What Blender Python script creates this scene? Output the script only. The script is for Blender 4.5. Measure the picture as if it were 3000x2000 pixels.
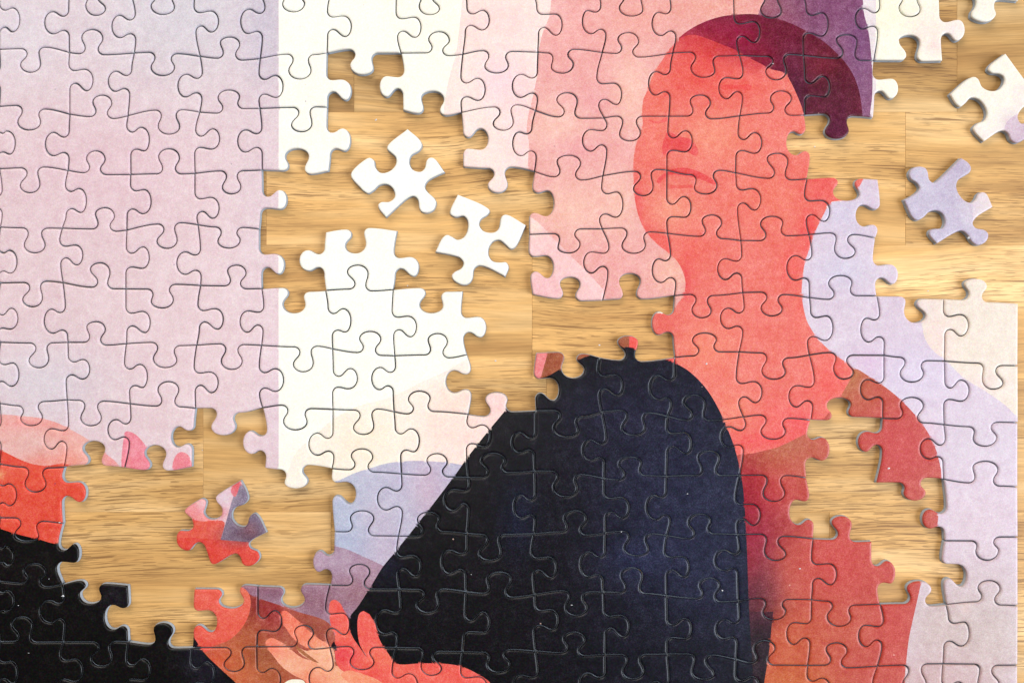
import bpy, math, random
import numpy as np
from mathutils import Vector
from mathutils.geometry import delaunay_2d_cdt

random.seed(7)
rng = np.random.default_rng(7)
scene = bpy.context.scene
for o in list(bpy.data.objects):
    bpy.data.objects.remove(o)
COL = scene.collection

# ------------------------------------------------------------------ scale
PPM = 9900.0            # photograph pixels per metre on the plane of the printed faces
THICK = 0.0019          # thickness of the puzzle board
CAMD = 0.255            # lens above the printed faces

# ------------------------------------------------------------------ camera
cam_d = bpy.data.cameras.new('camera')
cam = bpy.data.objects.new('camera', cam_d)
COL.objects.link(cam)
cam.location = (0, 0, THICK + CAMD)
cam.rotation_euler = (0, 0, 0)
cam_d.sensor_width = 36.0
cam_d.lens = 36.0 * CAMD / (3000.0 / PPM)
cam_d.clip_start = 0.01
cam_d.clip_end = 20
cam_d.dof.use_dof = True
cam_d.dof.focus_distance = CAMD
cam_d.dof.aperture_fstop = 5.6
scene.camera = cam

# ------------------------------------------------------------------ light
world = bpy.data.worlds.new('World')
scene.world = world
world.use_nodes = True
bg = world.node_tree.nodes['Background']
bg.inputs['Color'].default_value = (0.95, 0.96, 1.0, 1)
bg.inputs['Strength'].default_value = 0.09


def area(name, loc, target, sx, sy, power, col):
    d = bpy.data.lights.new(name, 'AREA')
    d.shape = 'RECTANGLE'
    d.size, d.size_y = sx, sy
    d.energy = power
    d.color = col
    o = bpy.data.objects.new(name, d)
    COL.objects.link(o)
    o.location = loc
    o.rotation_euler = (Vector(target) - Vector(loc)).to_track_quat('-Z', 'Y').to_euler()
    return o


area('window_light', (1.60, -0.45, 1.15), (0, 0, 0), 1.2, 1.3, 55.0, (0.84, 0.92, 1.0))
area('room_light', (-0.70, 1.50, 1.15), (-0.04, 0.0, 0), 1.6, 1.2, 36.5, (1.0, 0.945, 0.85))
area('ceiling_lamp', (-0.190, 0.085, 0.80), (-0.045, 0.02, 0), 0.24, 0.24, 1.2, (1.0, 0.98, 0.95))

vs = scene.view_settings
vs.view_transform = 'Standard'
vs.look = 'None'
vs.exposure = 0.0
vs.gamma = 1.0
vs.use_curve_mapping = False

# ------------------------------------------------------------------ picture coordinates
Q = 2091.0 / 800.0
TILE = {}
for i, x0 in enumerate((0, 700, 1400, 2200)):
    for ch, y0 in zip('ABCD', (0, 500, 1000, 1400)):
        TILE[ch + str(i + 1)] = (x0, y0, Q)
TILE['F'] = (0, 0, 0.784)


def px(t, x, y):
    x0, y0, q = TILE[t]
    return (x0 + x / q, y0 + y / q)


def W(p):                       # picture -> metres on the printed plane
    return ((p[0] - 1500.0) / PPM, (1000.0 - p[1]) / PPM)


def srgb(c):
    c = np.asarray(c, dtype=float) / 255.0
    return np.where(c <= 0.04045, c / 12.92, ((c + 0.055) / 1.055) ** 2.4)


# ------------------------------------------------------------------ materials
def mat(name):
    m = bpy.data.materials.new(name)
    m.use_nodes = True
    nt = m.node_tree
    return m, nt, nt.nodes['Principled BSDF']


def N(nt, kind, **kw):
    n = nt.nodes.new(kind)
    for k, v in kw.items():
        if k.startswith('i_'):
            n.inputs[k[2:]].default_value = v
        else:
            setattr(n, k, v)
    return n


def print_material():
    m, nt, b = mat('printed_paper')
    L = nt.links.new
    at = N(nt, 'ShaderNodeAttribute', attribute_name='print')
    geo = N(nt, 'ShaderNodeNewGeometry')
    mp = N(nt, 'ShaderNodeMapping')
    L(geo.outputs['Position'], mp.inputs['Vector'])
    # ink grain, three sizes
    n1 = N(nt, 'ShaderNodeTexNoise', i_Scale=3300.0, i_Detail=2.0)
    n2 = N(nt, 'ShaderNodeTexNoise', i_Scale=420.0, i_Detail=4.0, i_Roughness=0.65)
    n3 = N(nt, 'ShaderNodeTexNoise', i_Scale=110.0, i_Detail=5.0, i_Roughness=0.6)
    for n in (n1, n2, n3):
        L(mp.outputs[0], n.inputs['Vector'])
    def amount(n, k):
        q = N(nt, 'ShaderNodeMath', operation='MULTIPLY_ADD')
        q.inputs[1].default_value = k
        q.inputs[2].default_value = -k / 2
        L(n.outputs['Fac'], q.inputs[0])
        return q
    parts = [amount(n1, 0.95), amount(n2, 0.60), amount(n3, 0.36)]
    s1 = N(nt, 'ShaderNodeMath', operation='ADD')
    s2 = N(nt, 'ShaderNodeMath', operation='ADD')
    s3 = N(nt, 'ShaderNodeMath', operation='ADD')
    s3.inputs[1].default_value = 1.0
    L(parts[0].outputs[0], s1.inputs[0])
    L(parts[1].outputs[0], s1.inputs[1])
    L(s1.outputs[0], s2.inputs[0])
    L(parts[2].outputs[0], s2.inputs[1])
    L(s2.outputs[0], s3.inputs[0])
    vm = N(nt, 'ShaderNodeGamma')           # thicker and thinner ink
    L(at.outputs['Color'], vm.inputs['Color'])
    L(s3.outputs[0], vm.inputs['Gamma'])
    # chromatic mottling of the print
    hs = N(nt, 'ShaderNodeMixRGB', blend_type='ADD')
    hs.inputs['Fac'].default_value = 1.0
    sub = N(nt, 'ShaderNodeVectorMath', operation='SUBTRACT')
    sub.inputs[1].default_value = (0.5, 0.5, 0.5)
    n4 = N(nt, 'ShaderNodeTexNoise', i_Scale=1500.0, i_Detail=3.0)
    L(mp.outputs[0], n4.inputs['Vector'])
    L(n4.outputs['Color'], sub.inputs[0])
    lum = N(nt, 'ShaderNodeVectorMath', operation='SCALE')
    L(sub.outputs[0], lum.inputs[0])
    lw = N(nt, 'ShaderNodeRGBToBW')
    L(at.outputs['Color'], lw.inputs[0])
    lmr = N(nt, 'ShaderNodeMapRange')
    lmr.inputs['From Max'].default_value = 0.8
    lmr.inputs['To Min'].default_value = 0.018
    lmr.inputs['To Max'].default_value = 0.22
    L(lw.outputs[0], lmr.inputs['Value'])
    L(lmr.outputs[0], lum.inputs['Scale'])
    L(vm.outputs[0], hs.inputs['Color1'])
    L(lum.outputs[0], hs.inputs['Color2'])
    # specks: pale dust and dark ink dots
    vo = N(nt, 'ShaderNodeTexVoronoi', i_Scale=230.0)
    L(mp.outputs[0], vo.inputs['Vector'])
    th = N(nt, 'ShaderNodeMath', operation='LESS_THAN')
    th.inputs[1].default_value = 0.055
    L(vo.outputs['Distance'], th.inputs[0])
    sep = N(nt, 'ShaderNodeSeparateColor')
    L(vo.outputs['Color'], sep.inputs[0])
    pick = N(nt, 'ShaderNodeMath', operation='GREATER_THAN')
    pick.inputs[1].default_value = 0.88
    L(sep.outputs[0], pick.inputs[0])
    both = N(nt, 'ShaderNodeMath', operation='MULTIPLY')
    L(th.outputs[0], both.inputs[0])
    L(pick.outputs[0], both.inputs[1])
    soft = N(nt, 'ShaderNodeMath', operation='MULTIPLY')
    soft.inputs[1].default_value = 0.45
    L(both.outputs[0], soft.inputs[0])
    dark = N(nt, 'ShaderNodeMixRGB')
    dcol = N(nt, 'ShaderNodeMixRGB')
    dcol.inputs['Color1'].default_value = (0.10, 0.06, 0.12, 1)
    dcol.inputs['Color2'].default_value = (0.85, 0.55, 0.45, 1)
    gt = N(nt, 'ShaderNodeMath', operation='GREATER_THAN')
    gt.inputs[1].default_value = 0.35
    L(sep.outputs[1], gt.inputs[0])
    L(gt.outputs[0], dcol.inputs['Fac'])
    L(soft.outputs[0], dark.inputs['Fac'])
    L(hs.outputs[0], dark.inputs['Color1'])
    L(dcol.outputs[0], dark.inputs['Color2'])
    L(dark.outputs[0], b.inputs['Base Color'])
    b.inputs['Roughness'].default_value = 0.34
    b.inputs['Specular IOR Level'].default_value = 0.32
    # linen-like embossing of the paper
    wv = N(nt, 'ShaderNodeTexNoise', i_Scale=2400.0, i_Detail=2.0)
    L(mp.outputs[0], wv.inputs['Vector'])
    bp = N(nt, 'ShaderNodeBump')
    bp.inputs['Strength'].default_value = 0.08
    bp.inputs['Distance'].default_value = 0.0001
    L(wv.outputs['Fac'], bp.inputs['Height'])
    L(bp.outputs[0], b.inputs['Normal'])
    return m


def card_material():
    m, nt, b = mat('grey_cardboard')
    L = nt.links.new
    geo = N(nt, 'ShaderNodeNewGeometry')
    n = N(nt, 'ShaderNodeTexNoise', i_Scale=1500.0, i_Detail=3.0)
    mp = N(nt, 'ShaderNodeMapping')
    mp.inputs['Scale'].default_value = (1, 1, 3.5)
    L(geo.outputs['Position'], mp.inputs['Vector'])
    L(mp.outputs[0], n.inputs['Vector'])
    cr = N(nt, 'ShaderNodeValToRGB')
    cr.color_ramp.elements[0].color = (0.20, 0.22, 0.25, 1)
    cr.color_ramp.elements[1].color = (0.50, 0.545, 0.60, 1)
    L(n.outputs['Fac'], cr.inputs[0])
    L(cr.outputs[0], b.inputs['Base Color'])
    b.inputs['Roughness'].default_value = 0.9
    b.inputs['Specular IOR Level'].default_value = 0.15
    return m


def wood_material():
    m, nt, b = mat('oiled_oak')
    L = nt.links.new
    tc = N(nt, 'ShaderNodeTexCoord')
    oi = N(nt, 'ShaderNodeObjectInfo')
    off = N(nt, 'ShaderNodeVectorMath', operation='SCALE')
    off.inputs[0].default_value = (3.1, 5.7, 1.3)
    L(oi.outputs['Random'], off.inputs['Scale'])
    add = N(nt, 'ShaderNodeVectorMath', operation='ADD')
    L(tc.outputs['Object'], add.inputs[0])
    L(off.outputs[0], add.inputs[1])
    # slow waviness of the grain
    wn = N(nt, 'ShaderNodeTexNoise', i_Scale=9.0, i_Detail=2.0)
    L(add.outputs[0], wn.inputs['Vector'])
    ws = N(nt, 'ShaderNodeVectorMath', operation='SUBTRACT')
    ws.inputs[1].default_value = (0.5, 0.5, 0.5)
    L(wn.outputs['Color'], ws.inputs[0])
    wm = N(nt, 'ShaderNodeVectorMath', operation='MULTIPLY')
    wm.inputs[1].default_value = (0.0, 0.014, 0.0)
    L(ws.outputs[0], wm.inputs[0])
    wa = N(nt, 'ShaderNodeVectorMath', operation='ADD')
    L(add.outputs[0], wa.inputs[0])
    L(wm.outputs[0], wa.inputs[1])

    def stretched(sx, sy, scale, detail, rough):
        mp = N(nt, 'ShaderNodeMapping')
        mp.inputs['Scale'].default_value = (sx, sy, 1)
        L(wa.outputs[0], mp.inputs['Vector'])
        n = N(nt, 'ShaderNodeTexNoise', i_Scale=scale, i_Detail=detail, i_Roughness=rough)
        L(mp.outputs[0], n.inputs['Vector'])
        return n

    broad = stretched(0.10, 1.0, 95.0, 4.0, 0.55)       # growth rings
    cr = N(nt, 'ShaderNodeValToRGB')
    e = cr.color_ramp.elements
    e[0].position, e[0].color = 0.30, (0.40, 0.20, 0.062, 1)
    e[1].position, e[1].color = 0.72, (0.82, 0.53, 0.245, 1)
    k = e.new(0.5)
    k.color = (0.64, 0.36, 0.125, 1)
    L(broad.outputs['Fac'], cr.inputs[0])
    fine = stretched(0.022, 1.0, 2600.0, 3.0, 0.75)        # fibres
    mid = stretched(0.045, 1.0, 330.0, 9.0, 0.78)
    mm = N(nt, 'ShaderNodeMapRange')
    mm.inputs['From Min'].default_value = 0.3
    mm.inputs['From Max'].default_value = 0.7
    mm.inputs['To Min'].default_value = 0.76
    mm.inputs['To Max'].default_value = 1.20
    L(mid.outputs['Fac'], mm.inputs['Value'])
    sm = N(nt, 'ShaderNodeVectorMath', operation='SCALE')
    L(cr.outputs[0], sm.inputs[0])
    L(mm.outputs[0], sm.inputs['Scale'])
    fm = N(nt, 'ShaderNodeMapRange')
    fm.inputs['From Min'].default_value = 0.3
    fm.inputs['From Max'].default_value = 0.7
    fm.inputs['To Min'].default_value = 0.80
    fm.inputs['To Max'].default_value = 1.15
    L(fine.outputs['Fac'], fm.inputs['Value'])
    sc = N(nt, 'ShaderNodeVectorMath', operation='SCALE')
    L(sm.outputs[0], sc.inputs[0])
    L(fm.outputs[0], sc.inputs['Scale'])
    pores = stretched(0.026, 1.0, 2000.0, 1.0, 0.5)       # short dark vessels
    pr = N(nt, 'ShaderNodeMapRange')
    pr.inputs['From Min'].default_value = 0.62
    pr.inputs['From Max'].default_value = 0.65
    L(pores.outputs['Fac'], pr.inputs['Value'])
    zone = stretched(0.25, 1.0, 45.0, 2.0, 0.5)          # vessels come in bands
    zr = N(nt, 'ShaderNodeMapRange')
    zr.inputs['From Min'].default_value = 0.42
    zr.inputs['From Max'].default_value = 0.56
    L(zone.outputs['Fac'], zr.inputs['Value'])
    small = stretched(0.050, 1.0, 3900.0, 0.0, 0.5)      # the finest vessels
    sr = N(nt, 'ShaderNodeMapRange')
    sr.inputs['From Min'].default_value = 0.63
    sr.inputs['From Max'].default_value = 0.66
    sr.inputs['To Max'].default_value = 0.75
    L(small.outputs['Fac'], sr.inputs['Value'])
    pm = N(nt, 'ShaderNodeMath', operation='MAXIMUM')
    L(pr.outputs[0], pm.inputs[0])
    L(sr.outputs[0], pm.inputs[1])
    pz = N(nt, 'ShaderNodeMath', operation='MULTIPLY')
    L(pm.outputs[0], pz.inputs[0])
    L(zr.outputs[0], pz.inputs[1])
    pf = N(nt, 'ShaderNodeMath', operation='MULTIPLY')
    pf.inputs[1].default_value = 0.72
    L(pz.outputs[0], pf.inputs[0])
    mx = N(nt, 'ShaderNodeMixRGB')
    mx.inputs['Color2'].default_value = (0.17, 0.075, 0.025, 1)
    L(pf.outputs[0], mx.inputs['Fac'])
    L(sc.outputs[0], mx.inputs['Color1'])
    # own tone per stave; centre staves also lightened to paint in the central glow
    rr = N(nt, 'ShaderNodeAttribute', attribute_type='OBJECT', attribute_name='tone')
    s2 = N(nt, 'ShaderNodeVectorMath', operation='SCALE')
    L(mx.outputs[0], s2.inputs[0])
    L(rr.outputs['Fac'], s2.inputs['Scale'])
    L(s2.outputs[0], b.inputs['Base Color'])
    b.inputs['Roughness'].default_value = 0.5
    b.inputs['Specular IOR Level'].default_value = 0.35
    bh = N(nt, 'ShaderNodeMath', operation='SUBTRACT')
    L(fine.outputs['Fac'], bh.inputs[0])
    L(pz.outputs[0], bh.inputs[1])
    bp = N(nt, 'ShaderNodeBump')
    bp.inputs['Strength'].default_value = 0.35
    bp.inputs['Distance'].default_value = 0.00012
    L(bh.outputs[0], bp.inputs['Height'])
    L(bp.outputs[0], b.inputs['Normal'])
    return m


def crumb_material():
    m, nt, b = mat('paper_dust')
    n = N(nt, 'ShaderNodeTexNoise', i_Scale=800.0)
    cr = N(nt, 'ShaderNodeValToRGB')
    cr.color_ramp.elements[0].color = (0.5, 0.5, 0.54, 1)
    cr.color_ramp.elements[1].color = (0.85, 0.85, 0.86, 1)
    nt.links.new(n.outputs['Fac'], cr.inputs[0])
    nt.links.new(cr.outputs[0], b.inputs['Base Color'])
    b.inputs['Roughness'].default_value = 0.8
    return m


M_PRINT, M_CARD, M_WOOD, M_CRUMB = print_material(), card_material(), wood_material(), crumb_material()

# ------------------------------------------------------------------ table of glued oak staves
table = bpy.data.objects.new('table_top', None)
COL.objects.link(table)
table['kind'] = 'structure'
table['label'] = 'oak table top glued up from narrow staves'
KT = (CAMD + THICK) / CAMD


def tx(x):
    return (x - 1500.0) / PPM * KT


def ty(y):
    return (1000.0 - y) / PPM * KT


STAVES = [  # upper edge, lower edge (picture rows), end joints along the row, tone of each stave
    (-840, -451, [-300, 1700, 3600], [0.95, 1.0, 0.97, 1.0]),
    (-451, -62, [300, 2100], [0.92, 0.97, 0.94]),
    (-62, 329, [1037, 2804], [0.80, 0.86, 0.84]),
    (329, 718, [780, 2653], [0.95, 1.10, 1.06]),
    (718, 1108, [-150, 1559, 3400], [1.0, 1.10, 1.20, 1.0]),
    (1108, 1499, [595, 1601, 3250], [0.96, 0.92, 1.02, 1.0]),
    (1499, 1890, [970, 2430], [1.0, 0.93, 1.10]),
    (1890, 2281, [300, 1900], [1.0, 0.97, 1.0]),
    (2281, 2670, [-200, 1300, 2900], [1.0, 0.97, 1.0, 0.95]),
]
for (y0, y1, joints, tones) in STAVES:
    xs = [-1500] + joints + [4500]
    for k in range(len(xs) - 1):
        a0, a1 = tx(xs[k]), tx(xs[k + 1])
        b1, b0 = ty(y0), ty(y1)
        cx, cy = (a0 + a1) / 2, (b0 + b1) / 2
        hx, hy = (a1 - a0) / 2 - 0.00002, (b1 - b0) / 2 - 0.00001
        ch = 0.00006
        v = []
        for (ix, z) in ((0, -0.02), (0, -ch), (ch, 0)):
            v += [(-hx + ix, -hy + ix, z), (hx - ix, -hy + ix, z), (hx - ix, hy - ix, z), (-hx + ix, hy - ix, z)]
        f = [(8, 9, 10, 11), (3, 2, 1, 0)]
        for r in (0, 4):
            for q in range(4):
                f.append((r + q, r + (q + 1) % 4, r + 4 + (q + 1) % 4, r + 4 + q))
        me = bpy.data.meshes.new('stave')
        me.from_pydata(v, [], f)
        me.materials.append(M_WOOD)
        o = bpy.data.objects.new('stave', me)
        COL.objects.link(o)
        o.parent = table
        o.location = (cx, cy, random.uniform(-0.00003, 0.0))
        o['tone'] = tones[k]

# ------------------------------------------------------------------ die lines of the puzzle
K = {}          # corners of the die grid (row line, column line)
for t, rows in {
    'A1': [(1, 0, -10, 378), (1, 1, 528, 402), (1, 2, 1025, 405), (1, 3, 1530, 431), (1, 4, 1990, 447), (2, 0, -10, 815), (2, 1, 531, 874), (2, 2, 977, 885), (2, 3, 1527, 858), (2, 4, 1988, 831), (3, 0, -8, 1292), (3, 1, 517, 1305), (3, 2, 998, 1336), (3, 3, 1490, 1327), (3, 4, 2005, 1302),
           (0, 0, -12, -55), (0, 1, 525, -50), (0, 2, 1000, -50), (0, 3, 1490, -55), (0, 4, 1990, -50), (-1, 0, -12, -480), (-1, 1, 525, -480), (-1, 2, 1010, -480), (-1, 3, 1500, -480)],
    'A2': [(1, 5, 672, 405), (1, 6, 1240, 406), (1, 7, 1714, 415), (2, 5, 674, 820), (2, 6, 1253, 842), (2, 7, 1704, 860), (3, 5, 685, 1307), (3, 7, 1716, 1278),
           (0, 5, 700, -55), (0, 6, 1205, -50), (0, 7, 1738, -50), (-1, 4, 160, -480), (-1, 5, 680, -480), (-1, 6, 1215, -480), (-1, 7, 1735, -480)],
    'A3': [(1, 8, 460, 399), (1, 9, 953, 402), (1, 10, 1494, 405), (1, 11, 2004, 424), (2, 8, 442, 847), (2, 9, 967, 903), (2, 10, 1464, 890), (2, 11, 2008, 886), (3, 8, 434, 1313), (3, 9, 958, 1345), (3, 10, 1449, 1303), (3, 11, 1976, 1323),
           (0, 8, 430, -50), (0, 9, 930, -50), (0, 10, 1465, -50), (0, 11, 1960, -40), (-1, 9, 940, -480), (-1, 10, 1465, -480), (-1, 11, 1965, -470)],
    'A4': [(1, 12, 405, 423), (1, 13, 945, 463), (1, 14, 1472, 468), (2, 12, 412, 880), (2, 13, 940, 903), (3, 12, 433, 1368), (3, 13, 975, 1372),
           (0, 12, 405, -35), (0, 13, 985, -35), (0, 14, 1445, -40), (-1, 12, 410, -470), (-1, 13, 980, -470), (-1, 14, 1450, -470)],
    'B1': [(4, 0, -2, 433), (4, 1, 472, 441), (4, 2, 968, 454), (4, 3, 1515, 414), (4, 4, 1983, 446), (5, 0, -2, 860), (5, 1, 478, 857), (5, 2, 960, 904), (5, 3, 1533, 878), (5, 4, 2003, 902), (6, 0, 0, 1313), (6, 1, 517, 1313), (6, 2, 965, 1323), (6, 3, 1503, 1335), (6, 4, 2000, 1337)],
    'B2': [(4, 5, 660, 470), (4, 6, 1210, 458), (5, 5, 662, 917), (5, 6, 1180, 910), (5, 7, 1715, 921), (6, 5, 716, 1365), (6, 6, 1192, 1417), (6, 7, 1745, 1408)],
    'B3': [(4, 8, 393, 487), (4, 9, 953, 445), (4, 10, 1454, 480), (4, 11, 2016, 535), (5, 8, 420, 948), (5, 9, 957, 992), (5, 10, 1507, 957), (5, 11, 2030, 933), (6, 8, 447, 1393)],
    'B4': [(4, 12, 447, 490), (4, 13, 957, 517), (5, 12, 452, 972), (5, 13, 968, 958), (5, 14, 1480, 980), (5, 15, 2052, 1013)],
    'C1': [(7, 0, -5, 475), (7, 1, 510, 447), (7, 2, 993, 477), (7, 3, 1495, 513), (7, 4, 2008, 508), (8, 0, -5, 940), (8, 1, 488, 963), (8, 2, 950, 968), (8, 3, 1465, 962), (9, 0, 0, 1350), (9, 1, 478, 1392)],
    'C2': [(7, 5, 718, 520), (7, 6, 1187, 538), (7, 7, 1755, 557), (8, 4, 195, 970), (8, 5, 712, 973), (8, 6, 1243, 1013), (8, 7, 1757, 1040), (9, 5, 727, 1455), (9, 6, 1220, 1490), (9, 7, 1748, 1470)],
    'C3': [(6, 9, 934, 121), (6, 10, 1510, 122), (6, 11, 2003, 80), (7, 8, 443, 530), (7, 9, 950, 537), (7, 10, 1455, 572), (7, 11, 2035, 577), (8, 8, 437, 992), (8, 9, 967, 1048), (8, 10, 1445, 1032), (8, 11, 2007, 1025), (9, 8, 432, 1472)],
    'C4': [(6, 12, 450, 104), (6, 13, 1022, 106), (6, 14, 1485, 150), (6, 15, 2050, 185), (7, 12, 462, 602), (7, 13, 1013, 588), (7, 14, 1483, 637), (7, 15, 2050, 622), (8, 12, 430, 1045), (8, 13, 960, 1083), (8, 14, 1480, 1055), (8, 15, 2048, 1115)],
    'D1': [(10, 0, 0, 790), (10, 1, 478, 812), (10, 2, 978, 822), (10, 3, 1483, 850), (10, 4, 1972, 828), (11, 0, 0, 1253), (11, 1, 483, 1255), (11, 2, 981, 1255), (11, 3, 1470, 1300), (11, 4, 1964, 1292),
           (12, 0, -5, 1730), (12, 1, 480, 1735), (12, 2, 980, 1735), (12, 3, 1480, 1740), (12, 4, 1970, 1750)],
    'D2': [(10, 5, 695, 820), (10, 6, 1230, 850), (10, 7, 1740, 870), (11, 5, 695, 1300), (11, 6, 1205, 1298), (11, 7, 1713, 1328),
           (12, 5, 705, 1760), (12, 6, 1200, 1770), (12, 7, 1720, 1780)],
    'D3': [(9, 9, 978, 418), (9, 10, 1447, 440), (9, 11, 1990, 432), (10, 8, 437, 890), (10, 9, 962, 872), (10, 10, 1447, 902), (10, 11, 1998, 940), (11, 8, 443, 1325), (11, 9, 975, 1350), (11, 10, 1450, 1348), (11, 11, 1980, 1388),
           (12, 8, 450, 1790), (12, 9, 970, 1800), (12, 10, 1460, 1810), (12, 11, 1985, 1820)],
    'D4': [(9, 12, 480, 465), (9, 13, 930, 483), (9, 14, 1485, 480), (9, 15, 2050, 452), (10, 12, 467, 932), (10, 13, 993, 965), (10, 14, 1497, 968), (10, 15, 2050, 978), (11, 12, 437, 1435), (11, 13, 972, 1440), (11, 14, 1473, 1422), (11, 15, 2048, 1433),
           (12, 12, 440, 1850), (12, 13, 960, 1860), (12, 14, 1475, 1860), (12, 15, 2048, 1860)],
}.items():
    for (r, c, x, y) in rows:
        K[(r, c)] = px(t, x, y)
for r in range(0, 13):
    K[(r, -1)] = (K[(r, 0)][0] - 195.0, K[(r, 0)][1] + 4.0)

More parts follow.
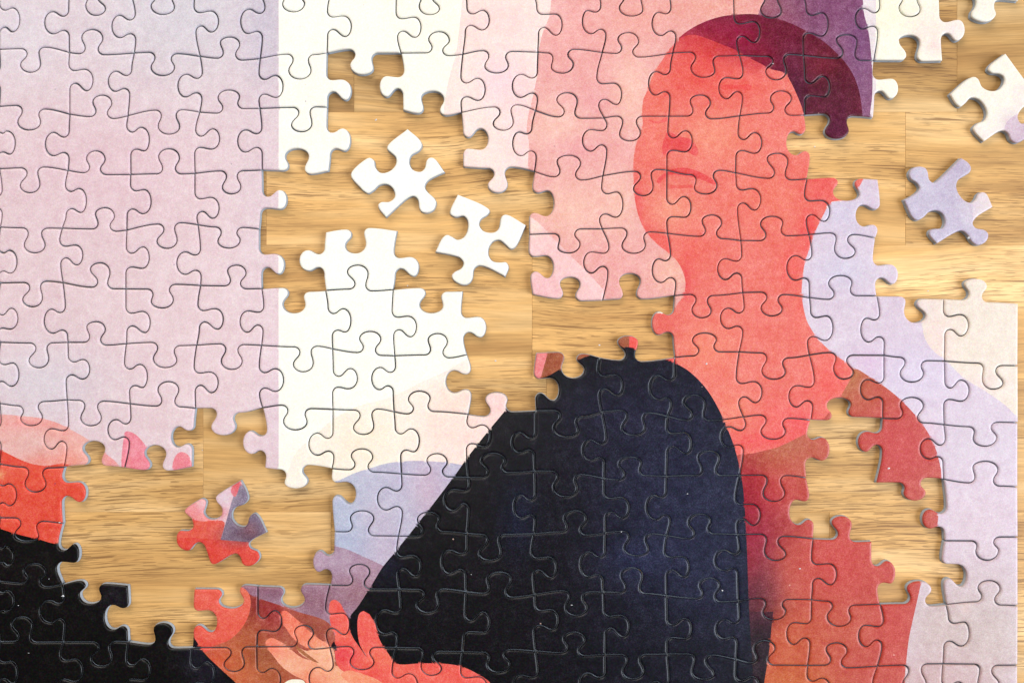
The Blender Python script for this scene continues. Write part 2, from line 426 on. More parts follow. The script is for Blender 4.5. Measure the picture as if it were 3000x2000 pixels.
# H: row line, column, D/U, neck1, head1 along, head1 depth, tip, head2 along, head2 depth, neck2, shoulder1, shoulder2
HD = {
 'A1': """0 1 D 668 653 40 117 804 65 745 -58 -58|0 2 D 1185 1153 45 111 1332 55 1312 -58 -58
1 0 D 203 152 495 553 305 490 293 372 361|1 1 U 648 622 288 225 783 295 747 410 418|1 2 D 1183 1153 515 578 1332 515 1307 400 410|1 3 U 1706 1684 325 283 1832 340 1801 445 459
2 0 D 165 131 935 995 306 935 293 807 834|2 1 U 730 707 780 728 852 790 818 892 907|2 2 D 1232 1208 965 1027 1372 970 1345 843 840|2 3 U 1703 1667 750 689 1831 740 1818 866 832
3 0 D 203 151 1420 1475 301 1410 285 1285 1278|3 1 U 681 658 1215 1155 800 1220 764 1322 1337|3 2 U 1241 1211 1200 1139 1370 1210 1339 1331 1332|3 3 D 1731 1700 1435 1484 1841 1430 1813 1308 1307""",
 'A2': """0 4 D 345 332 30 90 500 25 480 -58 -58|0 6 D 1395 1380 45 112 1535 65 1480 -58 -58
1 4 D 411 378 540 605 548 540 528 415 418|1 5 D 884 846 495 572 1027 520 1015 378 405|1 6 U 1478 1453 300 242 1611 310 1560 404 426|1 7 D 1913 1883 505 558 2063 500 2043 387 393
2 4 D 455 399 955 1008 555 945 541 822 817|2 6 U 1412 1397 745 698 1566 760 1535 868 884|3 4 U 376 351 1195 1138 529 1195 498 1307 1333""",
 'A3': """0 9 D 1120 1085 60 122 1264 75 1250 -58 -58
1 8 D 575 563 515 560 732 490 690 405 377|1 9 U 1102 1074 300 249 1232 320 1187 409 437|1 10 D 1668 1633 520 592 1816 545 1803 399 429
2 7 D 170 118 945 997 271 935 254 818 802|2 8 U 662 605 765 709 762 775 744 894 905|2 9 D 1110 1087 1030 1079 1246 1020 1215 890 890|2 10 U 1648 1627 775 727 1782 790 1745 889 910
3 7 D 122 73 1415 1477 229 1410 208 1290 1280|3 8 U 628 607 1235 1188 786 1250 748 1353 1378|3 9 D 1247 1193 1445 1498 1343 1430 1328 1312 1297|3 10 D 1672 1660 1440 1485 1833 1420 1805 1337 1303""",
 'A4': """0 11 D 110 77 75 137 235 90 205 -50 -50|0 13 D 1165 1138 60 127 1300 75 1275 -50 -50
1 11 D 170 116 545 610 272 545 253 430 415|1 12 U 707 658 305 265 815 320 799 445 463|1 13 U 1197 1140 310 271 1293 330 1273 465 472
2 11 U 177 152 760 695 313 755 263 865 882|2 12 D 603 565 1005 1065 755 1000 740 872 890|3 11 U 183 127 1215 1173 285 1235 265 1365 1377|3 12 D 672 635 1470 1533 830 1490 795 1356 1364""",
 'B1': """4 0 D 211 181 570 629 340 570 313 438 440|4 1 U 746 727 330 284 872 350 838 447 464|4 2 D 1252 1199 540 594 1353 530 1334 408 398|4 3 D 1691 1666 540 592 1836 530 1811 430 434
5 0 D 223 169 985 1041 320 970 305 856 845|5 1 U 743 687 755 705 837 780 820 892 904|5 2 D 1168 1155 1000 1050 1324 985 1294 905 869|5 3 U 1761 1740 765 722 1881 785 1838 881 904|6 1 U 682 661 1195 1155 802 1215 766 1313 1335""",
 'B2': """4 5 D 860 811 575 630 966 560 952 446 434|5 4 D 375 332 1020 1088 503 1025 492 893 923|5 5 U 886 828 775 723 986 790 969 907 921|5 6 D 1428 1383 1025 1088 1559 1035 1546 895 923
6 5 U 950 922 1285 1230 1084 1290 1043 1392 1414|6 6 U 1466 1448 1295 1247 1595 1310 1561 1411 1433""",
 'B3': """4 8 D 625 614 590 629 782 560 742 481 445|4 9 D 1143 1105 575 633 1284 570 1272 439 469|4 10 U 1743 1718 385 338 1867 400 1828 502 520
5 8 U 656 632 860 815 783 870 749 980 997|5 9 U 1116 1087 845 788 1246 845 1216 986 985|5 10 D 1672 1641 1065 1126 1788 1075 1759 947 955|6 9 U 1130 1072 1310 1260 1233 1310 1211 1448 1458|6 10 U 1693 1645 1300 1242 1828 1295 1809 1418 1387""",
 'B4': """4 11 U 118 77 410 349 246 400 234 536 498|4 12 D 655 643 600 672 802 620 743 477 489
5 11 D 125 81 1050 1112 243 1060 211 930 948|5 12 U 640 598 865 803 776 860 764 986 957|5 13 D 1191 1180 1075 1160 1340 1110 1270 959 978|5 14 U 1672 1636 865 822 1815 885 1776 985 1003""",
 'C1': """6 0 D 271 218 145 201 369 130 355 12 10|6 2 D 1204 1171 130 200 1350 145 1331 7 32|6 3 D 1725 1691 150 214 1851 150 1818 18 24
7 0 D 173 153 590 645 319 580 287 492 460|7 1 D 645 614 585 645 771 585 742 450 457|7 2 U 1235 1206 370 308 1365 370 1335 495 502|7 3 D 1654 1612 655 722 1801 650 1784 513 548
8 0 D 215 187 1090 1153 347 1090 321 962 968|8 1 U 675 628 820 765 798 820 771 950 957|8 2 U 1146 1102 855 797 1264 860 1237 988 993|9 0 D 155 110 1475 1528 292 1490 277 1350 1377""",
 'C2': """6 4 D 464 414 175 233 566 165 550 42 37|7 4 D 371 338 610 677 518 615 503 488 514|7 5 D 927 876 660 712 1031 650 1017 525 517|7 6 U 1334 1296 445 380 1462 435 1446 554 536|7 7 U 1923 1886 445 388 2058 445 2047 573 537
8 4 D 356 344 1080 1128 525 1065 484 982 948|8 5 U 887 859 875 822 1023 885 987 982 1000|8 6 U 1466 1438 910 858 1593 925 1557 1022 1036|8 7 U 1906 1855 915 855 2037 915 2016 1040 1005
9 5 U 865 851 1355 1296 1030 1355 989 1457 1488|9 6 U 1407 1366 1365 1306 1536 1360 1519 1490 1455""",
 'C3': """6 8 D 664 644 205 278 813 215 756 80 92|7 8 D 632 580 660 729 767 680 752 528 575|7 9 D 1143 1104 660 716 1280 660 1266 527 546|7 10 U 1641 1576 465 410 1742 480 1729 602 606
8 8 D 612 579 1115 1188 762 1120 744 992 1018|8 9 U 1125 1082 940 884 1253 930 1240 1060 1027|8 10 U 1718 1688 885 838 1851 895 1824 1025 1028""",
 'C4': """6 11 D 123 86 225 289 266 235 246 87 125|6 12 D 654 636 205 288 788 240 737 85 105|6 13 D 1184 1146 245 311 1325 245 1308 120 147|6 14 D 1784 1776 285 365 1935 320 1880 165 184
7 11 D 119 79 690 748 266 690 246 563 587|7 12 U 627 588 490 433 766 480 748 607 581|7 13 U 1165 1147 485 427 1325 495 1281 591 623|7 14 D 1715 1707 745 802 1885 735 1843 652 619
8 11 D 127 96 1165 1224 261 1165 229 1022 1026|8 13 D 1178 1170 1160 1222 1346 1155 1307 1082 1047|8 14 U 1719 1705 965 918 1896 985 1862 1083 1108""",
 'D1': """10 0 U 208 183 710 655 348 720 306 805 832|10 1 D 655 610 890 960 768 910 751 783 807|10 3 D 1700 1675 945 998 1860 940 1830 850 820
11 0 U 140 90 1120 1063 247 1130 231 1252 1257|11 1 D 757 699 1380 1440 856 1370 837 1255 1250|11 2 U 1182 1168 1155 1108 1325 1170 1288 1274 1303|11 3 D 1768 1713 1430 1482 1869 1420 1850 1298 1293""",
 'D2': """9 7 D 1905 1840 580 630 2008 570 1990 432 432|10 4 D 342 320 935 992 497 930 467 834 814|10 5 U 870 846 710 661 1000 720 958 823 850|10 6 D 1420 1363 970 1030 1529 960 1517 853 850|10 7 U 1917 1902 780 720 2087 775 2045 882 912
11 4 U 445 424 1180 1129 568 1190 528 1292 1311|11 5 D 878 849 1410 1468 1032 1410 1000 1290 1297|11 6 D 1413 1393 1440 1511 1550 1460 1487 1300 1327|11 7 D 1917 1903 1425 1487 2075 1420 2030 1333 1312""",
 'D3': """9 8 U 685 663 310 250 831 310 785 412 437|9 9 D 1157 1121 535 595 1306 545 1284 408 428|9 10 U 1658 1613 340 275 1784 330 1763 464 428
10 8 D 702 672 990 1052 836 990 803 863 872|10 9 U 1133 1098 745 687 1262 750 1241 875 885|10 10 U 1722 1699 820 765 1853 820 1817 922 948
11 8 U 687 658 1230 1180 820 1240 772 1338 1360|11 9 D 1145 1111 1480 1537 1270 1475 1240 1350 1350|11 10 D 1662 1644 1480 1540 1810 1500 1747 1347 1355""",
 'D4': """9 11 D 122 107 560 631 270 585 209 430 446|9 12 U 668 620 340 288 780 355 763 470 487|9 14 D 1735 1727 560 630 1900 555 1863 481 452
10 11 D 116 95 1030 1085 268 1020 243 922 929|10 12 D 627 587 1060 1135 768 1075 753 942 972|10 13 U 1222 1197 845 787 1390 855 1342 962 978|10 14 U 1770 1743 840 785 1911 850 1870 948 973
11 11 U 48 27 1310 1245 187 1305 133 1415 1433|11 12 U 613 579 1310 1262 739 1325 694 1433 1453|11 13 D 1211 1165 1580 1640 1345 1580 1307 1432 1423|11 14 D 1757 1742 1580 1640 1905 1580 1847 1425 1434""",
}
# V: row, column line, R/L, neck1, head1 along, head1 depth, tip, head2 along, head2 depth, neck2, shoulder1, shoulder2
VD = {
 'A1': """0 0 R 77 60 90 147 243 90 208 -8 -8|0 1 L 123 88 400 338 258 405 232 522 526|0 2 L 153 117 912 853 288 915 258 1032 1035|0 3 R 97 85 1610 1670 246 1612 199 1482 1497|0 4 L 102 70 1905 1840 256 1895 240 2026 2006
1 1 R 540 530 640 708 694 660 637 523 531|1 2 L 577 545 885 826 698 880 677 1005 990|1 3 L 599 568 1425 1359 741 1415 709 1546 1543
2 0 R 1020 1003 45 113 1180 70 1163 -25 -25|2 1 L 1049 1013 405 343 1191 405 1167 525 524|2 2 R 1011 975 1075 1139 1155 1100 1142 966 997|2 3 R 1043 987 1625 1678 1142 1615 1129 1495 1487|2 4 L 1024 995 1880 1817 1165 1875 1130 2002 2005""",
 'A2': """0 5 R 130 122 795 858 279 810 225 675 676|0 6 R 143 132 1340 1393 286 1345 238 1202 1213|0 7 R 107 80 1865 1917 230 1860 195 1746 1733
1 4 R 607 577 275 334 746 280 721 150 150|1 5 R 610 605 780 858 768 812 703 668 676|1 6 L 585 577 1130 1073 741 1130 678 1260 1252|1 7 R 635 599 1825 1885 768 1830 740 1699 1700
2 5 R 1010 977 790 852 1155 805 1137 670 697|2 7 R 1052 985 1845 1907 1142 1850 1133 1715 1715""",
 'A3': """0 8 R 110 107 590 646 270 597 210 452 465|0 9 L 92 80 840 802 258 870 224 942 982|0 10 L 105 94 1385 1336 272 1403 237 1480 1518|0 11 R 182 165 2110 2161 325 2115 277 1964 1984
1 8 L 597 569 330 263 745 325 712 455 456|1 9 R 641 636 1035 1101 800 1062 760 911 926|1 10 L 571 548 1365 1308 728 1360 702 1475 1472|1 11 L 603 594 1905 1847 757 1905 702 2032 2028
2 8 L 1024 1010 315 267 1192 330 1155 415 447|2 9 L 1000 992 865 802 1157 865 1109 990 988|2 10 R 1057 1002 1590 1644 1163 1585 1151 1457 1450|2 11 R 1068 1015 2121 2177 1173 2120 1152 1995 1979""",
 'A4': """0 12 R 117 98 545 594 277 540 252 425 402|0 13 L 97 63 865 803 222 855 200 990 975|0 14 R 165 147 1590 1645 315 1575 257 1450 1462
1 12 R 638 583 550 604 741 565 732 414 414|1 13 R 605 598 1075 1134 758 1070 698 938 950|2 12 L 1030 1008 325 278 1183 345 1152 426 458""",
 'B1': """3 0 L 195 170 -110 -165 330 -110 285 12 12|3 1 R 159 137 600 658 320 615 291 497 503|3 2 R 154 145 1100 1154 329 1090 293 996 970|3 3 R 215 204 1610 1675 364 1625 311 1490 1505
4 0 R 628 609 65 125 785 70 768 -20 -20|4 1 R 579 570 570 629 722 580 668 452 460|4 2 R 632 583 1090 1139 747 1085 737 963 960|4 3 L 645 621 1415 1351 793 1415 762 1532 1537
5 0 R 1105 1053 80 132 1213 70 1205 -30 -30|5 1 L 1085 1059 390 334 1243 400 1219 495 513|5 2 R 1090 1076 1085 1146 1238 1105 1187 960 967|5 3 R 1070 1055 1640 1706 1212 1660 1157 1512 1523|5 4 L 1083 1073 1895 1835 1236 1890 1181 2017 2011""",
 'B2': """3 4 R 195 143 310 364 296 310 287 178 163|4 4 R 637 632 265 345 794 300 741 153 172|4 5 L 637 606 525 457 771 530 744 650 648|4 6 R 665 656 1305 1377 811 1335 751 1185 1195
5 5 R 1094 1057 795 855 1235 810 1221 680 712|5 6 R 1122 1114 1290 1358 1272 1310 1218 1171 1183|5 7 R 1123 1115 1830 1895 1278 1845 1239 1702 1720""",
 'B3': """3 8 R 170 154 530 581 343 520 317 417 391|3 9 R 176 163 1060 1111 356 1055 331 948 932|3 10 R 257 198 1575 1633 356 1585 352 1448 1448|3 11 R 148 137 2098 2168 302 2118 247 1980 1990
4 8 R 658 651 515 578 818 535 768 389 403|4 9 L 632 622 870 812 783 870 732 1005 997|4 10 L 690 676 1385 1337 857 1405 819 1477 1517|4 11 L 693 675 1895 1838 834 1900 784 2022 2024
5 10 L 1102 1076 1390 1331 1260 1385 1238 1501 1497|5 11 L 1090 1052 1920 1859 1208 1920 1190 2041 2030""",
 'B4': """3 12 R 232 227 535 607 388 560 337 413 427|3 13 L 300 265 860 808 423 870 409 994 976|4 12 L 685 651 345 278 839 345 822 470 450|4 13 R 722 713 1065 1133 872 1085 823 940 958
5 12 R 1124 1112 580 632 1300 570 1270 460 437|5 13 L 1143 1130 890 845 1312 905 1272 989 1025|5 14 R 1116 1101 1605 1670 1265 1610 1215 1478 1489""",
 'C1': """6 0 R 177 165 90 140 343 80 305 -15 -35|6 1 R 157 138 630 683 288 625 255 519 502|6 2 R 212 176 1065 1125 353 1085 338 950 988|6 3 R 243 235 1600 1668 393 1615 336 1484 1492
7 1 L 684 669 390 333 825 390 765 520 508|7 2 L 631 598 885 822 751 875 731 998 986|7 3 L 687 655 1365 1307 808 1360 783 1482 1468
8 0 R 1105 1090 60 122 1258 65 1235 -25 -25|8 1 R 1078 1073 590 655 1233 605 1186 472 470""",
 'C2': """6 4 R 239 209 275 339 383 275 357 153 155|6 5 R 268 208 850 905 363 835 351 720 715|6 6 L 237 199 1080 1015 369 1075 340 1197 1180|6 7 L 255 225 1645 1583 392 1650 366 1775 1778
7 4 L 722 683 85 25 865 95 838 208 201|7 5 L 741 701 600 533 870 600 839 718 725|7 6 R 707 668 1315 1380 844 1335 831 1195 1237|7 7 R 660 639 1860 1925 804 1875 782 1745 1740
8 5 R 1083 1078 815 890 1240 850 1176 705 710|8 6 L 1145 1117 1125 1059 1290 1125 1263 1247 1250|8 7 L 1141 1132 1645 1573 1294 1640 1240 1765 1760""",
 'C3': """6 8 R 288 282 550 619 450 575 392 428 438|6 9 R 263 254 1045 1110 412 1065 364 920 930|6 10 L 297 261 1380 1317 443 1385 432 1508 1483|6 11 R 322 307 2111 2178 468 2126 424 1980 2000
7 8 L 740 697 320 261 851 320 830 443 433|7 9 L 783 752 860 803 907 860 887 983 970|7 10 R 705 698 1575 1636 859 1595 804 1447 1450|7 11 L 682 653 1925 1864 807 1925 791 2052 2034
8 8 L 1214 1178 330 276 1351 330 1328 441 440|8 9 R 1200 1193 1095 1158 1351 1105 1305 968 978|8 10 L 1192 1178 1350 1292 1362 1365 1325 1443 1474|8 11 R 1248 1246 2096 2166 1408 2111 1361 1975 1986""",
 'C4': """6 12 L 350 338 355 293 501 350 453 488 475|6 13 L 318 291 895 842 445 900 425 1022 1014|6 14 R 356 295 1610 1674 457 1610 443 1489 1480
7 12 R 748 731 545 609 917 545 893 438 423|7 13 L 697 685 895 822 847 885 793 1008 1007|7 14 L 794 744 1365 1300 899 1370 882 1493 1475
8 12 L 1230 1217 350 302 1403 370 1362 454 488|8 14 L 1315 1283 1375 1314 1437 1375 1421 1500 1482""",
 'D1': """9 0 R 540 522 35 103 670 55 645 -25 -25|9 1 R 550 500 565 606 652 565 645 445 434
10 0 R 880 862 50 105 1022 30 1015 -25 -25|10 1 L 960 937 375 305 1108 390 1077 490 495|10 2 L 1001 975 860 800 1158 865 1131 985 977|10 3 R 1023 1018 1590 1656 1180 1612 1127 1476 1477
11 0 R 1410 1403 80 130 1570 90 1535 -15 -15|11 1 R 1396 1387 575 630 1558 565 1540 460 445|11 2 R 1432 1385 1090 1150 1545 1090 1540 967 960|11 3 R 1455 1408 1580 1642 1580 1590 1565 1462 1470""",
 'D2': """9 5 L 594 557 620 562 723 610 702 724 706|9 6 R 603 592 1325 1394 750 1350 692 1207 1216|9 7 L 579 553 1610 1552 731 1610 700 1748 1738
10 4 R 1075 1016 270 325 1175 265 1165 143 137|10 5 R 1042 1035 785 845 1200 805 1152 661 667|10 6 L 1029 1010 1115 1049 1192 1115 1180 1240 1215|10 7 R 1090 1024 1865 1920 1180 1870 1175 1733 1722
11 4 R 1490 1458 250 317 1625 265 1600 137 140|11 5 L 1480 1450 605 535 1620 600 1600 720 720|11 6 R 1532 1498 1300 1365 1670 1310 1640 1170 1200|11 7 R 1530 1522 1830 1900 1690 1840 1650 1697 1720""",
 'D3': """9 8 R 612 604 540 603 760 555 704 410 425|9 9 L 605 565 850 786 754 845 740 975 957|9 10 R 607 601 1555 1618 757 1575 704 1430 1445|9 11 L 580 551 1885 1817 707 1885 690 2005 1992
10 8 R 1015 1008 555 616 1160 570 1128 440 430|10 9 R 1057 1050 1095 1159 1215 1115 1148 967 978|10 10 R 1125 1075 1585 1637 1229 1590 1222 1450 1450|10 11 L 1110 1081 1890 1825 1231 1890 1217 2005 1987
11 8 L 1525 1510 330 270 1680 330 1650 460 460|11 9 L 1527 1493 840 780 1660 840 1640 975 970|11 10 L 1590 1557 1370 1300 1740 1360 1710 1465 1460|11 11 R 1550 1520 2105 2158 1690 2110 1660 1975 1990""",
 'D4': """9 12 R 662 656 600 659 818 610 768 467 475|9 13 R 672 632 1045 1113 812 1070 805 930 976|9 14 R 660 662 1580 1652 825 1612 765 1465 1477
10 12 L 1116 1108 335 277 1275 330 1225 465 455|10 13 L 1137 1127 880 828 1291 885 1240 1018 1006|10 14 R 1113 1104 1635 1675 1288 1610 1250 1515 1480
11 12 R 1555 1532 545 610 1700 560 1670 432 440|11 13 L 1620 1600 850 790 1770 850 1740 935 940""",
}


def bez(p0, p1, p2, p3, n):
    t = np.linspace(0, 1, n + 1)[1:, None]
    return (1 - t) ** 3 * np.array(p0) + 3 * (1 - t) ** 2 * t * np.array(p1) + 3 * (1 - t) * t * t * np.array(p2) + t ** 3 * np.array(p3)


def edge_curve(A, B, s, n1, h1u, h1v, tip, h2u, h2v, n2, s1, s2):
    """A, B and all data as (along, depth); s = +1 when the knob points to growing depth"""
    q = 42.0 / Q
    w = 47.0 / Q
    k = 0.56
    S1, S2 = (max(n1 - w, A[0] + 4), s1), (min(n2 + w, B[0] - 4), s2)
    N1, N2 = (n1, s1 + s * q), (n2, s2 + s * q)
    H1, H2 = (h1u, h1v), (h2u, h2v)
    T = ((h1u + h2u) / 2, tip)
    pts = [np.array([A])]

    def seg(*a):
        pts.append(bez(*a))
    d = S1[0] - A[0]
    seg(A, (A[0] + d * .4, A[1] + (S1[1] - A[1]) * .5), (S1[0] - d * .3, S1[1]), S1, 5)
    seg(S1, (S1[0] + k * (N1[0] - S1[0]), S1[1]), (N1[0], N1[1] - k * (N1[1] - S1[1])), N1, 6)
    dv = H1[1] - N1[1]
    seg(N1, (N1[0], N1[1] + dv * .42), (H1[0], H1[1] - dv * .42), H1, 6)
    seg(H1, (H1[0], H1[1] + k * (T[1] - H1[1])), (T[0] - k * (T[0] - H1[0]), T[1]), T, 7)
    seg(T, (T[0] + k * (H2[0] - T[0]), T[1]), (H2[0], H2[1] + k * (T[1] - H2[1])), H2, 7)
    dv = N2[1] - H2[1]
    seg(H2, (H2[0], H2[1] + dv * .42), (N2[0], N2[1] - dv * .42), N2, 6)
    seg(N2, (N2[0], N2[1] - k * (N2[1] - S2[1])), (S2[0] - k * (S2[0] - N2[0]), S2[1]), S2, 6)
    d = B[0] - S2[0]
    seg(S2, (S2[0] + d * .3, S2[1]), (B[0] - d * .4, B[1] + (S2[1] - B[1]) * .5), B, 5)
    return np.concatenate(pts)


EH, EV, DH, DV = {}, {}, {}, {}


def load(data, horiz):
    for t, txt in data.items():
        x0, y0, q = TILE[t]
        for item in txt.replace('\n', '|').split('|'):
            f = item.split()
            if not f:
                continue
            r, c, d = int(f[0]), int(f[1]), f[2]
            v = [float(a) for a in f[3:]]
            u0, v0 = (x0, y0) if horiz else (y0, x0)
            al = lambda a: u0 + a / q
            de = lambda a: v0 + a / q
            s = 1 if d in 'DR' else -1
            if horiz:
                A, B = K[(r, c)], K[(r, c + 1)]
            else:
                A, B = K[(r, c)][::-1], K[(r + 1, c)][::-1]
            cv = edge_curve(A, B, s, al(v[0]), al(v[1]), de(v[2]), de(v[3]), al(v[4]), de(v[5]), al(v[6]), de(v[7]), de(v[8]))
            if horiz:
                EH[(r, c)] = cv
                DH[(r, c)] = s
            else:
                EV[(r, c)] = cv[:, ::-1]
                DV[(r, c)] = s


load(HD, True)
load(VD, False)


def default_edge(A, B, s):
    m = (A[0] + B[0]) / 2
    y = (A[1] + B[1]) / 2
    return edge_curve(A, B, s, m - 17, m - 31, y + s * 45, y + s * 64, m + 31, y + s * 45, m + 17, y - s * 3, y - s * 3)


def get_h(r, c):
    if (r, c) not in EH:
        s = 1 if r >= 12 else -1
        EH[(r, c)] = default_edge(K[(r, c)], K[(r, c + 1)], s)
        DH[(r, c)] = s
    return EH[(r, c)]


def get_v(r, c):
    if (r, c) not in EV:
        if c == 15:
            EV[(r, c)] = np.linspace(K[(r, c)], K[(r + 1, c)], 14)
            DV[(r, c)] = 0
        else:
            s = -1 if c <= 0 else 1
            EV[(r, c)] = default_edge(K[(r, c)][::-1], K[(r + 1, c)][::-1], s)[:, ::-1]
            DV[(r, c)] = s
    return EV[(r, c)]


def cell_outline(r, c):
    top, right = get_h(r, c), get_v(r, c + 1)
    bot, left = get_h(r + 1, c)[::-1], get_v(r, c)[::-1]
    return np.concatenate([top[:-1], right[:-1], bot[:-1], left[:-1]])


# ------------------------------------------------------------------ the printed picture
def P(t, *a):
    return [px(t, a[i], a[i + 1]) for i in range(0, len(a), 2)]


def smooth(pts, sharp=(), n=5):
    """closed centripetal curve through the points; indices in sharp stay corners"""
    pts = [np.array(p, float) for p in pts]
    m = len(pts)
    out = []
    for i in range(m):
        p1, p2 = pts[i], pts[(i + 1) % m]
        p0 = pts[i - 1] if i not in sharp else p1 * 2 - p2
        p3 = pts[(i + 2) % m] if (i + 1) % m not in sharp else p2 * 2 - p1
        d = [max(np.linalg.norm(b - a) ** 0.5, 1e-3) for a, b in ((p0, p1), (p1, p2), (p2, p3))]
        t1 = (p1 - p0) / d[0] - (p2 - p0) / (d[0] + d[1]) + (p2 - p1) / d[1]
        t2 = (p2 - p1) / d[1] - (p3 - p1) / (d[1] + d[2]) + (p3 - p2) / d[2]
        t1, t2 = t1 * d[1], t2 * d[1]
        for k in range(n):
            t = k / n
            out.append((2 * t ** 3 - 3 * t * t + 1) * p1 + (t ** 3 - 2 * t * t + t) * t1 + (-2 * t ** 3 + 3 * t * t) * p2 + (t ** 3 - t * t) * t2)
    return np.array(out)


def inside(p, poly):
    x, y = p[:, 0][:, None], p[:, 1][:, None]
    a, b = poly, np.roll(poly, -1, axis=0)
    c1 = (a[:, 1] > y) != (b[:, 1] > y)
    with np.errstate(divide='ignore', invalid='ignore'):
        xi = a[:, 0] + (y - a[:, 1]) * (b[:, 0] - a[:, 0]) / (b[:, 1] - a[:, 1])
    return (np.sum(c1 & (x < xi), axis=1) % 2) == 1


REG = []        # (polygon or None, base colour, blobs)


def region(poly, col, blobs=(), soft=True, sharp=()):
    if poly is not None:
        poly = smooth(poly, sharp) if soft else np.array(poly, float)
    bl = []
    for b in blobs:             # tile, x, y, rx, ry (picture px), colour, strength
        cx, cy = px(b[0], b[1], b[2])
        bl.append((cx, cy, b[3], b[4], np.array(b[5], float), b[6]))
    REG.append((poly, np.array(col, float), bl))


# pale mauve background on the left
region(None, (230, 202, 206), [
    ('F', 420, 20, 330, 260, (214, 206, 214), .9), ('F', 610, 60, 70, 200, (200, 190, 205), .8), ('F', 30, 60, 200, 200, (222, 212, 220), .7),
    ('F', 250, 400, 260, 160, (229, 194, 202), .7), ('F', 600, 450, 90, 330, (226, 202, 209), .7), ('F', 100, 880, 200, 120, (220, 208, 216), .8),
    ('F', 500, 900, 260, 260, (235, 208, 212), .7), ('F', 640, 950, 80, 200, (230, 203, 212), .8)])
# cream band
region(P('F', 640, -200, 2600, -200, 2600, 1800, 640, 1800), (255, 250, 238),
       [('F', 1000, 60, 200, 200, (255, 247, 230), .8), ('F', 720, 250, 120, 200, (255, 246, 232), .5)], soft=False)
# peach glow under the cream
region(P('C2', 350, 1100, 400, 930, 450, 830, 560, 740, 700, 610, 900, 500, 1150, 430, 1400, 310, 1560, 240, 1900, 100, 2100, 700, 1400, 1400, 600, 1300), (254, 241, 226),
       [('C2', 960, 780, 120, 100, (253, 235, 212), .8), ('C2', 1700, 700, 130, 160, (253, 220, 210), .9), ('C2', 1650, 460, 60, 50, (253, 222, 205), .8), ('C2', 1960, 480, 60, 80, (250, 205, 200), .9)])
# faint pink veil and pink veil behind the face
region(P('A2', 1720, -120, 1695, 160, 1660, 420, 1610, 600, 1570, 880, 1640, 1200, 1650, 1500, 3000, 1500, 3000, -120), (253, 227, 218),
       [('A3', 160, 160, 130, 60, (250, 205, 205), .45), ('A3', 190, 620, 70, 80, (244, 205, 215), .7), ('A3', 350, 1000, 60, 160, (250, 205, 205), .6)], sharp=(0, 7, 8))
region(P('A3', 600, -60, 550, 120, 500, 250, 465, 400, 455, 560, 430, 700, 400, 830, 375, 980, 392, 1100, 385, 1260, 395, 1400) + P('B3', 370, 250, 360, 480, 360, 1040, 1700, 1040) + P('A4', 200, 500, 200, -60), (237, 170, 165),
       [('A3', 700, 200, 110, 90, (240, 165, 160), .7), ('A3', 900, 560, 120, 120, (241, 168, 165), .5), ('A3', 870, 800, 70, 50, (236, 160, 165), .7), ('A3', 1180, 700, 60, 130, (248, 196, 178), .8),
        ('A3', 620, 980, 110, 80, (248, 198, 182), .8), ('A3', 760, 1140, 70, 40, (236, 158, 162), .7), ('A3', 1080, 1200, 60, 50, (240, 165, 165), .6), ('A3', 1250, 150, 120, 60, (243, 172, 160), .6),
        ('B3', 700, 300, 110, 90, (248, 196, 178), .8), ('B3', 1080, 250, 60, 110, (249, 198, 180), .7), ('B3', 1080, 700, 90, 60, (240, 165, 160), .7), ('B3', 1480, 780, 60, 60, (247, 186, 165), .8), ('A3', 1800, 60, 150, 40, (238, 165, 150), .8), ('F', 1260, 30, 60, 60, (245, 195, 190), .6)], sharp=(12, 13, 14, 15, 16, 17))
region(P('B3', 340, 340, 440, 380, 560, 500, 700, 640, 880, 820, 970, 935, 960, 1040, 340, 1040), (247, 200, 198),
       [('B3', 440, 430, 25, 30, (252, 222, 205), .8), ('B3', 480, 900, 60, 50, (243, 185, 188), .7)], sharp=(6, 7))
# pale strip, purple cloth, cap
region(P('A4', 700, -60, 1010, -60, 1010, 950, 700, 950), (236, 220, 222), soft=False)
region(P('A4', 958, -600, 3000, -600, 3000, 1160, 958, 1160), (253, 245, 228),
       [('A4', 1330, 250, 50, 60, (246, 222, 214), .7), ('A4', 1560, 230, 40, 40, (246, 222, 220), .7), ('A4', 1415, 370, 20, 20, (240, 200, 200), .6), ('A4', 1050, 120, 80, 60, (250, 242, 215), .7)], soft=False)
region(P('A4', 125, -60, 80, 50, 55, 130, 200, 500, 600, 980, 905, 980, 912, 860, 926, 750, 930, 600, 920, 400, 900, 240, 868, 120, 825, -60), (138, 84, 116),
       [('A4', 150, 60, 50, 50, (176, 108, 116), .8), ('A4', 300, 60, 60, 40, (150, 92, 112), .8), ('A4', 620, 40, 90, 50, (134, 76, 112), .8), ('A4', 840, 300, 40, 80, (122, 72, 118), .7), ('A4', 840, 560, 40, 120, (142, 96, 132), .6), ('A4', 250, 180, 50, 30, (140, 66, 92), .7)], sharp=(0, 5))
